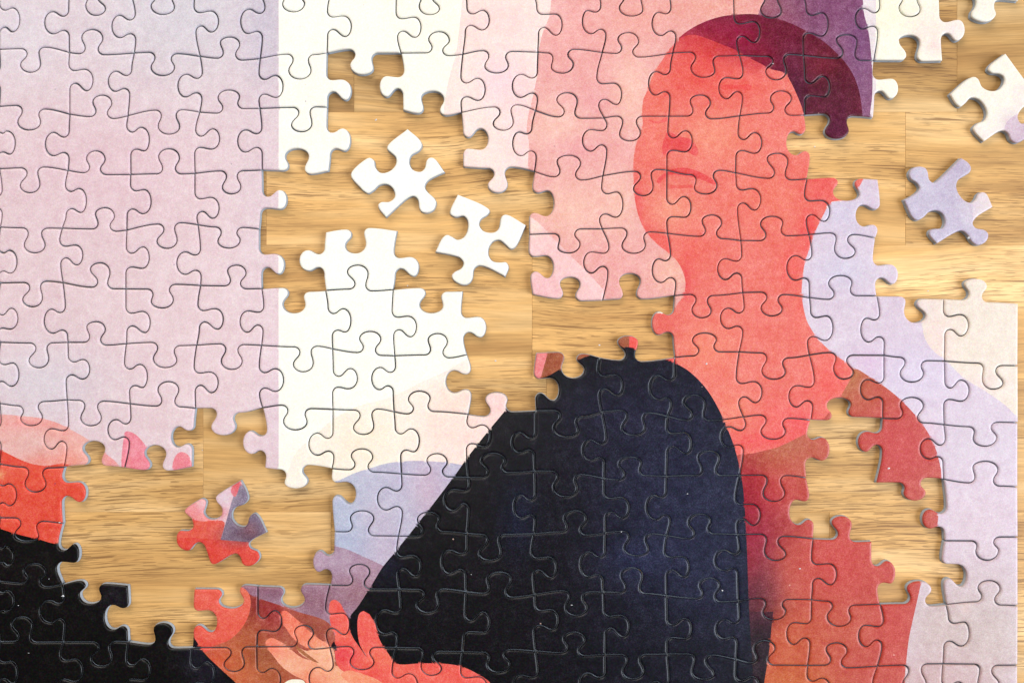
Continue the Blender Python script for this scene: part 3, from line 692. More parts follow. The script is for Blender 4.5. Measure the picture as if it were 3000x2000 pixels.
# the red face, neck and shoulder
CORAL = P('A3', 1500, 340, 1400, 480, 1340, 570, 1300, 690, 1268, 760, 1258, 860, 1262, 960, 1230, 1050, 1202, 1150, 1190, 1260, 1193, 1400) + \
    P('B3', 1200, 200, 1220, 310, 1260, 420, 1330, 520, 1440, 615, 1530, 700, 1575, 790, 1590, 870, 1570, 960, 1510, 1040, 1460, 1090, 1300, 1100, 1300, 1290) + \
    P('C3', 1440, 160, 1700, 600, 1900, 950) + P('C3', 1980, 872) + P('C4', 20, 853, 200, 810, 330, 750, 430, 695, 540, 605, 600, 540, 680, 430, 720, 360, 760, 290, 790, 210, 740, 168, 640, 98, 530, 0) + \
    P('B4', 480, 1240, 430, 1150, 405, 1060, 390, 950, 395, 830, 410, 720, 440, 620, 470, 520, 510, 430, 560, 330, 610, 245, 700, 230, 780, 190, 830, 120, 880, 40) + P('A4', 700, 1000, 560, 700, 400, 300) + P('A3', 2000, 200, 1700, 200)
region(CORAL, (237, 121, 110), [
    ('A3', 1880, 365, 120, 48, (172, 36, 56), .95), ('A3', 1690, 305, 110, 40, (198, 58, 68), .9), ('A4', 30, 500, 40, 25, (190, 40, 60), .6), ('A3', 1700, 520, 110, 90, (232, 84, 78), .85), ('A3', 1500, 620, 80, 60, (233, 98, 88), .6), ('A3', 1980, 640, 90, 50, (236, 96, 86), .6), ('A3', 1350, 1000, 40, 150, (240, 120, 105), .7), ('A3', 1330, 500, 30, 60, (240, 125, 112), .9),
    ('A3', 1800, 1050, 110, 70, (244, 152, 124), .7), ('B4', 150, 200, 130, 90, (238, 120, 102), .7), ('B4', 560, 130, 60, 60, (234, 92, 88), .9), ('B4', 440, 420, 25, 40, (238, 80, 80), .8),
    ('B3', 1225, 280, 14, 60, (232, 78, 82), .9), ('B3', 1290, 430, 25, 25, (234, 90, 88), .8), ('B3', 1500, 300, 80, 60, (244, 160, 132), .7), ('B3', 1620, 620, 60, 60, (238, 108, 96), .8), ('B3', 1600, 850, 20, 60, (232, 78, 84), .7),
    ('B4', 300, 740, 30, 60, (238, 92, 86), .8), ('B4', 420, 600, 14, 50, (238, 95, 92), .8), ('B4', 380, 1050, 20, 90, (240, 112, 100), .7), ('C4', 200, 600, 60, 60, (240, 100, 96), .7), ('C4', 380, 640, 50, 60, (240, 92, 96), .7),
    ('C4', 600, 320, 60, 70, (240, 98, 92), .8), ('C3', 1750, 60, 90, 80, (243, 138, 112), .7), ('C3', 1950, 520, 60, 60, (244, 140, 116), .7), ('C4', 60, 760, 80, 25, (240, 88, 90), .8), ('B3', 1420, 1170, 40, 50, (228, 92, 84), .7), ('C3', 1990, 800, 30, 40, (238, 100, 92), .8)])
SHADE = (233, 92, 90)
region(P('B3', 1296, 478, 1380, 486, 1480, 512, 1482, 640, 1400, 585, 1340, 530), (238, 104, 96), sharp=(0, 2, 3))
region(P('A3', 1450, 1015, 1560, 1050, 1640, 1075, 1690, 1165, 1672, 1195, 1590, 1160, 1490, 1165, 1425, 1190, 1411, 1120, 1428, 1060), SHADE, [('A3', 1560, 1100, 40, 30, (230, 80, 84), .6)])
region(P('A3', 1310, 918, 1370, 932, 1450, 905, 1452, 925, 1375, 948, 1318, 932), (236, 96, 92))
region(P('B3', 1370, 80, 1440, 12, 1560, -22, 1690, 8, 1830, 92, 1835, 112, 1700, 66, 1560, 36, 1450, 40, 1385, 100), (231, 84, 84))
region(P('B3', 1450, 108, 1540, 114, 1640, 106, 1645, 124, 1540, 136, 1450, 126), (234, 104, 96))
region(P('A3', 1860, 660, 1980, 650, 2091, 655, 2091, 690, 1980, 680, 1870, 688), (233, 84, 80))
# the cap
region(P('A3', 1505, 325, 1600, 243, 1720, 176, 1850, 132, 1960, 116, 2091, 110) + P('A4', 110, 122, 250, 160, 400, 225, 520, 292, 620, 372, 720, 478, 790, 590, 832, 720, 850, 850, 850, 940, 700, 1200, 560, 1120, 418, 905, 390, 820, 340, 700, 300, 620, 262, 562, 150, 530, 80, 492, 0, 452) +
       P('A3', 1960, 378, 1850, 335, 1750, 296, 1650, 268, 1560, 290), (104, 28, 48),
       [('A3', 1600, 280, 90, 32, (206, 72, 78), .9), ('A3', 1790, 305, 80, 26, (184, 48, 64), .85), ('A3', 1800, 210, 110, 40, (150, 34, 62), .9), ('A3', 2050, 300, 60, 50, (160, 26, 66), .9), ('A4', 90, 440, 60, 40, (150, 24, 52), .8), ('A4', 250, 300, 90, 60, (112, 24, 48), .8), ('A4', 330, 500, 50, 60, (104, 30, 58), .8), ('A4', 360, 720, 30, 70, (84, 34, 62), .8), ('A4', 620, 700, 90, 90, (88, 28, 46), .9), ('A4', 650, 980, 60, 50, (86, 24, 52), .9), ('A4', 550, 500, 60, 40, (122, 30, 44), .6)])
# lilac and beige on the right, rust shoulder
region(P('B4', 880, 30, 830, 120, 780, 190, 700, 232, 610, 247, 560, 330, 510, 430, 470, 520, 440, 620, 410, 720, 395, 830, 390, 950, 405, 1060, 430, 1150, 480, 1240) + P('C4', 530, 0, 640, 98, 740, 168, 790, 208, 900, 262, 1010, 335, 1130, 430, 1240, 540, 1320, 640, 1380, 740, 1425, 850, 1455, 990, 1462, 1150, 1440, 1280, 1425, 1420) + P('D4', 1360, 620, 1300, 820, 1270, 950, 1240, 1080, 1210, 1220, 1190, 1380, 1175, 1568, 1160, 1900, 2500, 1900) + P('B4', 2500, -60), (223, 203, 217),
       [('B4', 700, 330, 80, 60, (210, 198, 220), .7), ('B4', 700, 760, 90, 60, (212, 202, 222), .7), ('C4', 1250, 250, 120, 90, (222, 206, 226), .8), ('C4', 900, 160, 50, 40, (224, 190, 216), .8), ('C4', 1800, 750, 150, 100, (218, 200, 212), .8), ('D4', 1750, 350, 160, 140, (222, 198, 208), .9), ('D4', 1750, 700, 160, 90, (214, 190, 200), .9),
        ('D4', 1500, 1150, 160, 130, (204, 178, 174), 1.), ('D4', 1850, 1250, 130, 180, (203, 180, 176), 1.), ('D4', 1400, 1568, 200, 90, (206, 170, 168), .9), ('D4', 1640, 1000, 15, 15, (240, 205, 195), .7), ('C4', 1370, 720, 25, 40, (228, 190, 206), .7)], sharp=(0, 41, 42, 43))
region(P('B4', 1262, 900, 1300, 1100, 1335, 1290, 1420, 1400, 1480, 1440) + P('C4', 1640, 285, 1800, 382, 1950, 490, 2045, 580, 2500, 800) + P('B4', 2500, 700), (240, 223, 208),
       [('B4', 1440, 1300, 40, 80, (244, 214, 208), .7), ('C4', 1760, 330, 60, 30, (238, 212, 208), .7), ('B4', 1350, 1050, 30, 40, (238, 214, 212), .6)], sharp=(0, 9, 10))
region(P('C4', 790, 208, 900, 262, 1010, 335, 1130, 430, 1240, 540, 1320, 640, 1380, 740, 1425, 850, 1455, 990, 1462, 1150, 1440, 1280, 1425, 1420) + P('D4', 1360, 620, 1300, 820, 1270, 950, 1240, 1080, 1210, 1220, 1190, 1380, 1175, 1568, 1160, 1900, -400, 1900) + P('C3', 1700, 1500, 1900, 950, 1980, 872) + P('C4', 20, 853, 200, 810, 330, 750, 430, 695, 540, 605, 600, 540, 680, 430, 720, 360, 760, 290), (198, 84, 72),
       [('C4', 760, 300, 60, 60, (186, 120, 76), .9), ('C4', 880, 430, 60, 60, (190, 96, 70), .8), ('C4', 300, 800, 80, 40, (188, 116, 86), .9), ('C4', 60, 900, 90, 35, (196, 112, 80), .9), ('C4', 400, 900, 80, 60, (196, 96, 76), .7), ('C4', 1000, 400, 60, 50, (200, 88, 72), .6),
        ('C4', 1150, 800, 110, 120, (204, 72, 72), .9), ('C4', 80, 1200, 90, 80, (190, 54, 58), .9), ('C3', 2070, 1300, 45, 190, (156, 28, 42), 1.), ('C4', 60, 1450, 80, 60, (160, 28, 50), .9), ('C4', 280, 1400, 70, 60, (178, 70, 66), .7),
        ('D4', 60, 620, 80, 120, (148, 40, 62), .9), ('D4', 150, 780, 40, 70, (124, 44, 66), .9), ('D4', 40, 1000, 70, 60, (76, 34, 50), 1.), ('D4', 60, 860, 60, 60, (92, 36, 54), .8), ('D4', 330, 700, 80, 90, (192, 84, 70), .8), ('D4', 700, 650, 120, 120, (206, 72, 68), .8), ('D4', 330, 1300, 110, 120, (202, 96, 62), .9), ('D4', 700, 1200, 120, 90, (198, 86, 64), .7), ('D4', 1100, 1150, 70, 160, (200, 66, 58), .8), ('D4', 300, 1560, 150, 50, (204, 106, 62), .9), ('D4', 900, 1450, 90, 60, (196, 78, 66), .7)], sharp=(24, 25))
# dark fold hanging beside the cloak
region(P('D4', 172, 1020, 160, 1110, 148, 1250, 128, 1400, 100, 1568, 60, 1900, -400, 1900, -400, 1020), (42, 26, 34), [('D4', 60, 1020, 140, 50, (82, 36, 50), 1.)], sharp=(0, 6, 7))
# lilac drape between cream and cloak, then grey purple
region(P('C2', 600, 1130, 780, 1055, 880, 1008, 1000, 970, 1130, 932, 1300, 912, 1450, 914, 1600, 925, 1720, 945, 2000, 1000, 1500, 2400, 300, 2400), (196, 190, 209),
       [('C2', 800, 1350, 80, 120, (186, 192, 212), .8), ('C2', 1400, 1050, 90, 60, (196, 182, 206), .7), ('C2', 1450, 1150, 50, 90, (206, 176, 194), .8), ('C2', 1050, 1350, 60, 60, (200, 182, 200), .6), ('D2', 800, 500, 80, 60, (182, 186, 210), .8), ('D2', 1130, 560, 60, 70, (202, 180, 200), .7)], sharp=(10, 11))
region(P('D2', 500, 520, 730, 520, 830, 545, 920, 585, 1010, 625, 1130, 685, 1300, 800, 900, 1300, -300, 1300, -400, 800, 300, 760), (172, 140, 160),
       [('D2', 600, 620, 40, 50, (192, 160, 178), .8), ('D2', 800, 640, 60, 40, (184, 156, 176), .7), ('D2', 900, 880, 60, 50, (158, 110, 120), .8), ('D2', 600, 950, 80, 60, (152, 104, 118), .9), ('D2', 250, 850, 80, 40, (140, 92, 110), .9), ('D2', 20, 830, 60, 30, (156, 104, 122), .9), ('D2', 1000, 700, 50, 40, (178, 140, 158), .8)])
# rust ground behind the hand
region(P('D1', 1480, 840, 1850, 835, 1920, 892, 2000, 925) + P('D2', 300, 968, 450, 1022, 690, 1112, 760, 1300, 900, 1900, -700, 1900) + P('D1', 1400, 1300), (182, 90, 74),
       [('D2', 120, 980, 60, 50, (140, 48, 44), .9), ('D2', 250, 1060, 50, 50, (150, 40, 46), .8), ('D2', 560, 1150, 80, 50, (156, 78, 62), .8), ('D2', 60, 1200, 50, 70, (160, 78, 52), .7), ('D1', 1850, 1420, 90, 90, (205, 104, 66), .9), ('D2', 200, 1500, 90, 80, (176, 96, 60), .8), ('D1', 1650, 1400, 40, 40, (226, 96, 66), .8), ('D2', 20, 1500, 60, 80, (204, 104, 66), .8), ('D2', 200, 1350, 60, 40, (150, 80, 52), .7)], sharp=(0, 7, 8))
region(P('D1', 1440, 820, 1850, 835, 1905, 880, 1920, 960, 1900, 1060, 1850, 1150, 1760, 1235, 1650, 1282, 1560, 1330, 1440, 1200), (231, 92, 76), [('D1', 1880, 900, 40, 40, (232, 120, 96), .7), ('D1', 1800, 1080, 50, 60, (236, 108, 88), .6)], sharp=(0, 9))
# fingers and hand
region(P('D2', 310, 1040, 350, 1012, 420, 1062, 520, 1150, 620, 1235, 700, 1280, 720, 1340, 560, 1310, 430, 1240, 360, 1150, 325, 1090), (244, 132, 104), [('D2', 330, 1050, 40, 30, (240, 108, 88), .7), ('D2', 600, 1270, 50, 25, (247, 160, 126), .7)])
region(P('D2', 203, 1250, 245, 1222, 320, 1252, 400, 1310, 490, 1375, 600, 1400, 760, 1440, 1000, 1568, 1100, 1900, 500, 1900, 520, 1568, 420, 1505, 330, 1440, 262, 1355, 215, 1295), (247, 164, 132), [('D2', 250, 1270, 40, 40, (241, 118, 94), .8), ('D2', 400, 1450, 50, 40, (246, 180, 148), .7), ('D2', 720, 1500, 90, 40, (248, 186, 146), .8), ('D2', 560, 1560, 60, 40, (240, 130, 100), .7)], sharp=(7, 8, 9))
region(P('D2', 560, 1310, 600, 1290, 720, 1310, 720, 1440, 600, 1412, 470, 1340, 440, 1290, 520, 1320), (248, 178, 144))
region(P('D2', 430, 1270, 470, 1300, 560, 1370, 612, 1412, 570, 1400, 480, 1340, 440, 1300), (176, 106, 70))
region(P('D2', 690, 990, 705, 940, 735, 930, 775, 955, 805, 1010, 840, 1080, 846, 1150, 872, 1215, 922, 1290, 978, 1365, 925, 1270, 908, 1150, 912, 1070, 928, 1030, 955, 1015, 1000, 1040, 1040, 1110, 1080, 1240, 1150, 1350, 1200, 1415, 1400, 1415, 1600, 1420, 1720, 1445, 1850, 1510, 1925, 1568, 1960, 1900, 1000, 1900, 860, 1520, 760, 1440, 735, 1330, 735, 1200, 700, 1110), (239, 100, 90),
       [('D2', 820, 1250, 40, 50, (241, 108, 88), .8), ('D2', 800, 1350, 50, 30, (232, 68, 78), .8), ('D2', 1100, 1400, 60, 40, (245, 128, 100), .8), ('D2', 1000, 1500, 60, 30, (238, 84, 80), .8), ('D2', 1300, 1500, 120, 40, (240, 102, 86), .7), ('D2', 730, 1020, 30, 40, (238, 96, 84), .6)], sharp=(9, 25, 26, 27))
region(P('D2', 840, 1470, 960, 1500, 1100, 1568, 1200, 1700, 900, 1600, 780, 1500), (247, 152, 118))
region(P('D2', 320, 1600, 380, 1546, 440, 1538, 500, 1552, 530, 1700, 300, 1700), (253, 243, 222))
region(P('D2', 706, 1290, 728, 1250, 748, 1320, 722, 1305), (32, 16, 24))
# small coloured ends at the top of the cloak
region(P('C3', 380, 60, 548, 60, 478, 292, 400, 310), (238, 134, 136), soft=False)
region(P('C3', 548, 40, 478, 292, 560, 300, 850, 160, 1160, 100, 1160, -80, 700, -80), (160, 86, 58), [('C3', 620, 150, 30, 40, (178, 98, 66), .6)], soft=False)
region(P('C3', 1160, -80, 1160, 110, 1400, 160, 1520, 200, 1520, 110, 1300, -80), (238, 92, 84), soft=False)
# black cloak
region(P('C3', 380, 310, 440, 296, 540, 262, 640, 205, 780, 137, 850, 108, 1000, 70, 1110, 42, 1230, 58, 1440, 135, 1520, 170, 1620, 230, 1740, 350, 1830, 490, 1900, 640, 1955, 780, 2000, 950, 2030, 1100, 2045, 1300, 2060, 1560) + P('D3', 2068, 760, 2076, 1000, 2100, 1400, 2120, 1900) + P('D2', 1960, 1900, 1925, 1568, 1850, 1510, 1720, 1445, 1600, 1420, 1400, 1415, 1200, 1415, 1150, 1350, 1080, 1240, 1040, 1110, 1000, 1040, 955, 1015, 928, 1030, 912, 1070, 908, 1150, 925, 1270, 978, 1368, 922, 1290, 872, 1215, 848, 1150, 843, 1090, 860, 1045, 905, 990, 1000, 845, 1100, 680, 1200, 560) +
       P('C2', 1310, 1468, 1480, 1252, 1640, 1040, 1750, 885, 1900, 695, 2050, 515), (13, 9, 14),
       [('C3', 1500, 1050, 330, 420, (34, 34, 58), .85), ('D3', 1750, 700, 230, 380, (36, 38, 64), .85), ('C3', 1050, 560, 150, 90, (30, 28, 50), .7), ('C3', 300, 1350, 60, 120, (22, 26, 54), .6), ('D3', 1200, 620, 90, 60, (38, 42, 74), .6), ('C3', 850, 480, 60, 50, (30, 28, 48), .5), ('D3', 1350, 1350, 260, 130, (16, 14, 26), .8), ('D2', 1150, 700, 40, 60, (22, 22, 44), .6)], sharp=(22, 23, 34, 35))
# the figure at the lower left
region(P('C1', -700, 560, 0, 558, 150, 568, 300, 585, 430, 620, 530, 668, 640, 728, 700, 768, 800, 850, 910, 945, 1000, 1200, -700, 1200), (238, 184, 178),
       [('C1', 60, 650, 80, 50, (238, 170, 162), .8), ('C1', 250, 620, 90, 20, (240, 150, 145), .8), ('C1', 450, 700, 60, 40, (241, 160, 150), .8), ('C1', 620, 860, 60, 50, (240, 168, 152), .7), ('C1', 850, 900, 30, 30, (240, 150, 150), .9), ('C1', 320, 900, 60, 25, (238, 120, 104), .8), ('C1', 250, 800, 90, 50, (230, 184, 178), .7), ('C1', 520, 920, 40, 30, (241, 150, 134), .8)], sharp=(0, 10, 11))
region(P('C1', 945, 760, 960, 690, 1010, 695, 1070, 740, 1130, 830, 1160, 1000, 950, 1000), (238, 138, 152), [('C1', 1000, 940, 40, 30, (240, 130, 140), .6)])
region(P('C1', 1325, 1000, 1340, 880, 1385, 845, 1440, 870, 1460, 1000), (240, 140, 150))
region(P('C1', -700, 600, 0, 830, 150, 902, 250, 938, 350, 950, 520, 942, 700, 1100, 700, 1700, -700, 1700), (231, 84, 64),
       [('C1', 100, 930, 90, 20, (226, 66, 56), .7), ('C1', 250, 1250, 90, 60, (226, 80, 62), .7), ('C1', 80, 1000, 90, 30, (234, 104, 82), .7), ('C1', 420, 1450, 60, 60, (224, 74, 58), .7), ('C1', 0, 1020, 15, 12, (240, 180, 130), .8)], sharp=(0, 6, 7, 8))
region(P('C1', -700, 1200, -200, 1370, 0, 1430, 150, 1478, 300, 1512, 440, 1545, 520, 1500, 700, 1470) + P('D1', 1300, 900, 1440, 1140, 1480, 1205, 1560, 1330, 1700, 1468, 1820, 1580, 2100, 1900, -700, 1900), (8, 5, 5),
       [('D1', 880, 900, 50, 50, (26, 20, 28), .8), ('D1', 1500, 1350, 50, 60, (30, 26, 40), .8), ('D1', 1600, 1480, 60, 60, (30, 26, 38), .8), ('D1', 200, 700, 150, 60, (16, 11, 10), .8)], sharp=(0, 6, 14, 15))


def picture(pts_region, pts):
    """colour of the picture at pts (in picture px), with the region looked up at pts_region"""
    idx = np.zeros(len(pts), int)
    for i, (poly, col, bl) in enumerate(REG):
        if poly is None:
            continue
        lo, hi = poly.min(0), poly.max(0)
        cand = np.where((pts_region[:, 0] >= lo[0]) & (pts_region[:, 0] <= hi[0]) & (pts_region[:, 1] >= lo[1]) & (pts_region[:, 1] <= hi[1]))[0]
        if len(cand):
            idx[cand[inside(pts_region[cand], poly)]] = i
    out = np.zeros((len(pts), 3))
    for i in np.unique(idx):
        m = idx == i
        c = np.tile(REG[i][1], (m.sum(), 1))
        p = pts[m]
        for (cx, cy, rx, ry, bc, st) in REG[i][2]:
            w = st * np.exp(-(((p[:, 0] - cx) / rx) ** 2 + ((p[:, 1] - cy) / ry) ** 2))
            c += (bc - c) * w[:, None]
        out[m] = c
    return out, idx


ALBEDO = 0.84


def ink(c):
    return srgb(np.clip(c, 0, 255)) * ALBEDO


# ------------------------------------------------------------------ one puzzle piece
GRID = 26.0
RINGS = [(0.00017, 0.00062), (0.00019, 0.00030), (0.00026, 0.00015), (0.00040, 0.00006), (0.00062, 0.000015), (0.00090, 0.0)]   # inset, drop below the top


def resample(poly, step):
    out = []
    m = len(poly)
    for i in range(m):
        a, b = poly[i], poly[(i + 1) % m]
        d = np.linalg.norm(b - a)
        if d < 0.4:
            continue
        n = max(1, int(math.ceil(d / step)))
        for k in range(n):
            out.append(a + (b - a) * k / n)
    return np.array(out)


def inset(poly, d):
    """move each vertex inwards by d (poly is counter-clockwise in metres)"""
    e = np.roll(poly, -1, axis=0) - poly
    e /= np.linalg.norm(e, axis=1)[:, None] + 1e-12
    n = np.stack([-e[:, 1], e[:, 0]], axis=1)
    n2 = n + np.roll(n, 1, axis=0)
    l = np.linalg.norm(n2, axis=1)[:, None]
    n2 /= l + 1e-9
    cosh = np.clip((n2 * n).sum(1), 0.55, 1)[:, None]
    out = poly + n2 * d / cosh
    # points that came too close to another stretch of the outline fall back on a sound neighbour
    a, c = poly[None], np.roll(poly, -1, axis=0)[None]
    ab = c - a
    t = np.clip(((out[:, None] - a) * ab).sum(2) / ((ab ** 2).sum(2) + 1e-18), 0, 1)
    dist = np.linalg.norm(out[:, None] - (a + ab * t[..., None]), axis=2).min(1)
    good = np.where(dist > d * 0.93)[0]
    if len(good) and len(good) < len(out):
        m = len(out)
        for i in np.where(dist <= d * 0.93)[0]:
            g = np.abs(good - i)
            g = np.minimum(g, m - g)
            out[i] = out[good[np.argmin(g)]]
    return out


def crop_segments(poly, lo, hi):
    a, b = poly, np.roll(poly, -1, axis=0)
    mn, mx = np.minimum(a, b), np.maximum(a, b)
    ok = (mx[:, 0] > lo[0]) & (mn[:, 0] < hi[0]) & (mx[:, 1] > lo[1]) & (mn[:, 1] < hi[1])
    return a[ok], b[ok]


def build_piece(outline, colour_fn, regions, label, group, lift=0.0, tilt=(0, 0)):
    pic = resample(np.asarray(outline, float), 9.0)
    wp = np.array([W(p) for p in pic])
    area2 = np.sum(wp[:, 0] * np.roll(wp[:, 1], -1) - np.roll(wp[:, 0], -1) * wp[:, 1])
    if area2 < 0:
        wp = wp[::-1]
    cen = (wp.min(0) + wp.max(0)) / 2
    n = len(wp)
    to_pic = lambda q: np.stack([q[:, 0] * PPM + 1500.0, 1000.0 - q[:, 1] * PPM], axis=1)
    root = bpy.data.objects.new('puzzle_piece', None)
    root.empty_display_size = 0.004
    COL.objects.link(root)
    root.location = (cen[0] + random.uniform(-4e-5, 4e-5), cen[1] + random.uniform(-4e-5, 4e-5), lift)
    root.rotation_euler = (tilt[0], tilt[1], random.uniform(-0.003, 0.003))
    root['label'] = label
    root['category'] = 'puzzle piece'
    root['group'] = group
    # ---- cardboard body
    rim = inset(wp, RINGS[0][0])
    zt = THICK - RINGS[0][1]
    foot = inset(wp, 0.00001)           # lip added at the foot, closes the seams below so they stay dark
    prof = [(foot, 0.00002), (foot, 0.00025), (rim, 0.00042), (rim, zt)]
    v = [(p[0] - cen[0], p[1] - cen[1], z) for ring, z in prof for p in ring]
    f = [(k * n + i, k * n + (i + 1) % n, (k + 1) * n + (i + 1) % n, (k + 1) * n + i) for k in range(3) for i in range(n)] + [tuple(range(n - 1, -1, -1))]
    me = bpy.data.meshes.new('card_core')
    me.from_pydata(v, [], f)
    me.materials.append(M_CARD)
    for p in me.polygons[:3 * n]:
        p.use_smooth = True
    o = bpy.data.objects.new('card_core', me)
    COL.objects.link(o)
    o.parent = root
    # ---- printed face: rounded rim rings, then the triangulated flat
    rings = [inset(wp, d) for d, _ in RINGS]
    flat = rings[-1]
    verts = []
    for ring, (d, drop) in zip(rings, RINGS):
        verts += [(p[0] - cen[0], p[1] - cen[1], THICK - drop) for p in ring]
    ringpts = np.concatenate(rings)
    faces = []
    for k in range(len(rings) - 1):
        a, b = k * n, (k + 1) * n
        faces += [(a + i, a + (i + 1) % n, b + (i + 1) % n, b + i) for i in range(n)]
    nq = len(faces)
    fp = to_pic(flat)
    lo, hi = fp.min(0), fp.max(0)
    pts = [tuple(p) for p in fp]
    edges = [(i, (i + 1) % n) for i in range(n) if np.abs(fp[i] - fp[(i + 1) % n]).max() > 1e-3]
    gx = np.arange(lo[0] + GRID / 2, hi[0], GRID)
    gy = np.arange(lo[1] + GRID / 2, hi[1], GRID)
    g = np.array([(x, y) for x in gx for y in gy])
    if len(g):
        g = g + rng.uniform(-4, 4, g.shape)
        pts += [tuple(p) for p in g[inside(g, fp)]]
    for poly in regions:
        a, b = crop_segments(poly, lo, hi)
        for p, q in zip(a, b):
            edges.append((len(pts), len(pts) + 1))
            pts += [tuple(p), tuple(q)]
    cv, ce, cf, ov, oe, of = delaunay_2d_cdt([Vector(p) for p in pts], edges, [], 0, 1e-4)
    cvn = np.array([(p.x, p.y) for p in cv])
    tri = np.array([t for t in cf if len(t) == 3])
    tc = cvn[tri].mean(axis=1)
    keep = inside(tc, fp)
    tri, tc = tri[keep], tc[keep]
    used = np.unique(tri)
    remap = {int(u): len(verts) + i for i, u in enumerate(used)}
    for u in used:
        wx, wy = W(cvn[u])
        verts.append((wx - cen[0], wy - cen[1], THICK))
    for t in tri:
        a = [remap[int(i)] for i in t]
        p, q, r = (np.array(verts[i][:2]) for i in a)
        if (q[0] - p[0]) * (r[1] - p[1]) - (q[1] - p[1]) * (r[0] - p[0]) < 0:
            a.reverse()
        faces.append(tuple(a))
    me = bpy.data.meshes.new('printed_face')
    me.from_pydata(verts, [], faces)
    me.materials.append(M_PRINT)
    ca = me.color_attributes.new('print', 'FLOAT_COLOR', 'CORNER')
    nl = len(me.loops)
    li = np.zeros(nl, int)
    me.loops.foreach_get('vertex_index', li)
    co = np.array(verts)[:, :2] + cen
    vp = to_pic(co)
    lp = vp[li].copy()                  # where the colour is taken
    lr = lp.copy()                      # where the region is looked up
    lr[4 * nq:] = np.repeat(tc, 3, axis=0)
    # ring loops sample the print slightly inwards, where the paper wraps the rim
    col = colour_fn(lr, lp)
    rgba = np.ones((nl, 4), dtype=np.float32)
    rgba[:, :3] = ink(col)
    ca.data.foreach_set('color', rgba.ravel())
    sm = np.zeros(len(me.polygons), dtype=bool)
    sm[:nq] = True
    me.polygons.foreach_set('use_smooth', sm)
    me.update()
    o = bpy.data.objects.new('printed_face', me)
    COL.objects.link(o)
    o.parent = root
    return root


REGPOLY = [p for p, c, b in REG if p is not None]


def pic_colour(lr, lp):
    return picture(lr, lp)[0]


PRESENT = {
    0: range(0, 14), 1: [0, 1, 2, 3, 4, 6, 7, 8, 9, 10, 11, 12], 2: [0, 1, 2, 3, 4, 7, 8, 9, 10, 11], 3: [0, 1, 2, 3, 8, 9, 10, 11, 12],
    4: [0, 1, 2, 3, 5, 8, 9, 10, 11, 12], 5: [0, 1, 2, 3, 4, 5, 6, 10, 11, 12, 13, 14], 6: [0, 1, 2, 3, 4, 5, 6, 8, 9, 10, 11, 12, 13, 14],
    7: [0, 1, 2, 4, 5, 6, 7, 8, 9, 10, 11, 13, 14], 8: [0, 5, 6, 7, 8, 9, 10, 11, 14], 9: [0, 5, 6, 7, 8, 9, 10, 11, 12, 14],
    10: [0, 1] + list(range(3, 15)), 11: range(0, 15),
}
ORD = ['first', 'second', 'third', 'fourth', 'fifth', 'sixth', 'seventh', 'eighth', 'ninth', 'tenth', 'eleventh', 'twelfth', 'thirteenth', 'fourteenth', 'fifteenth']
HUES = [((232, 204, 208), 'pale pink'), ((208, 205, 220), 'pale lilac-grey'), ((255, 250, 238), 'cream white'), ((253, 236, 214), 'pale peach'), ((250, 222, 214), 'blush pink'),
        ((241, 180, 172), 'salmon pink'), ((240, 138, 116), 'coral'), ((233, 90, 80), 'red'), ((104, 28, 48), 'dark maroon'), ((138, 84, 116), 'plum purple'), ((220, 203, 220), 'light lilac'),
        ((240, 223, 208), 'beige'), ((204, 178, 176), 'greyish beige'), ((204, 86, 74), 'rust red'), ((168, 78, 58), 'brown'), ((188, 184, 208), 'bluish lilac'), ((168, 134, 152), 'greyish purple'),
        ((26, 20, 28), 'black'), ((34, 35, 60), 'blue-black')]


def hue_name(poly):
    lo, hi = poly.min(0), poly.max(0)
    g = np.array([(x, y) for x in np.linspace(lo[0], hi[0], 16) for y in np.linspace(lo[1], hi[1], 16)])
    g = g[inside(g, poly) & (g[:, 0] > 0) & (g[:, 1] > 0) & (g[:, 0] < 3000) & (g[:, 1] < 2000)]
    if not len(g):
        g = poly
    c = picture(g, g)[0]
    cnt = {}
    for q in c:
        best = min(HUES, key=lambda h: sum((a - b) ** 2 for a, b in zip(h[0], q)))
        cnt[best[1]] = cnt.get(best[1], 0) + 1
    s = sorted(cnt.items(), key=lambda a: -a[1])
    if len(s) > 1 and s[1][1] > 0.27 * len(g):
        return s[0][0] + ' and ' + s[1][0]
    return s[0][0]


def jit():
    return random.uniform(-0.0009, 0.0009)


for r, cols in PRESENT.items():
    for c in cols:
        out = cell_outline(r, c)
        hue = hue_name(out)
        kn = []
        if DV[(r, c)] < 0:
            kn.append('left')
        if DV[(r, c + 1)] > 0:
            kn.append('right')
        if DH[(r, c)] < 0 and r > 0:
            kn.append('top')
        if DH[(r + 1, c)] > 0 and r < 11:
            kn.append('bottom')
        place = ORD[14 - c] + ' column from right' if c >= 8 else ORD[c] + ' column from left'
        knobs = ('knob ' if len(kn) == 1 else 'knobs ') + ' and '.join(kn) if 0 < len(kn) < 3 else ('three knobs' if len(kn) == 3 else ('four knobs' if len(kn) == 4 else 'no whole knob'))
        row = ORD[r] + ' row down' if r < 6 else (ORD[11 - r] + ' lowest row' if r < 11 else 'bottom row')
        label = hue + ' piece, ' + knobs + ', ' + row + ', ' + place
        if len(label.replace('-', ' ').split()) > 16:
            label = hue.split(' and ')[0] + ' piece, ' + knobs + ', ' + row + ', ' + place
        build_piece(out, pic_colour, REGPOLY, label, 'joined jigsaw pieces', lift=random.uniform(0, 0.00005), tilt=(jit(), jit()))

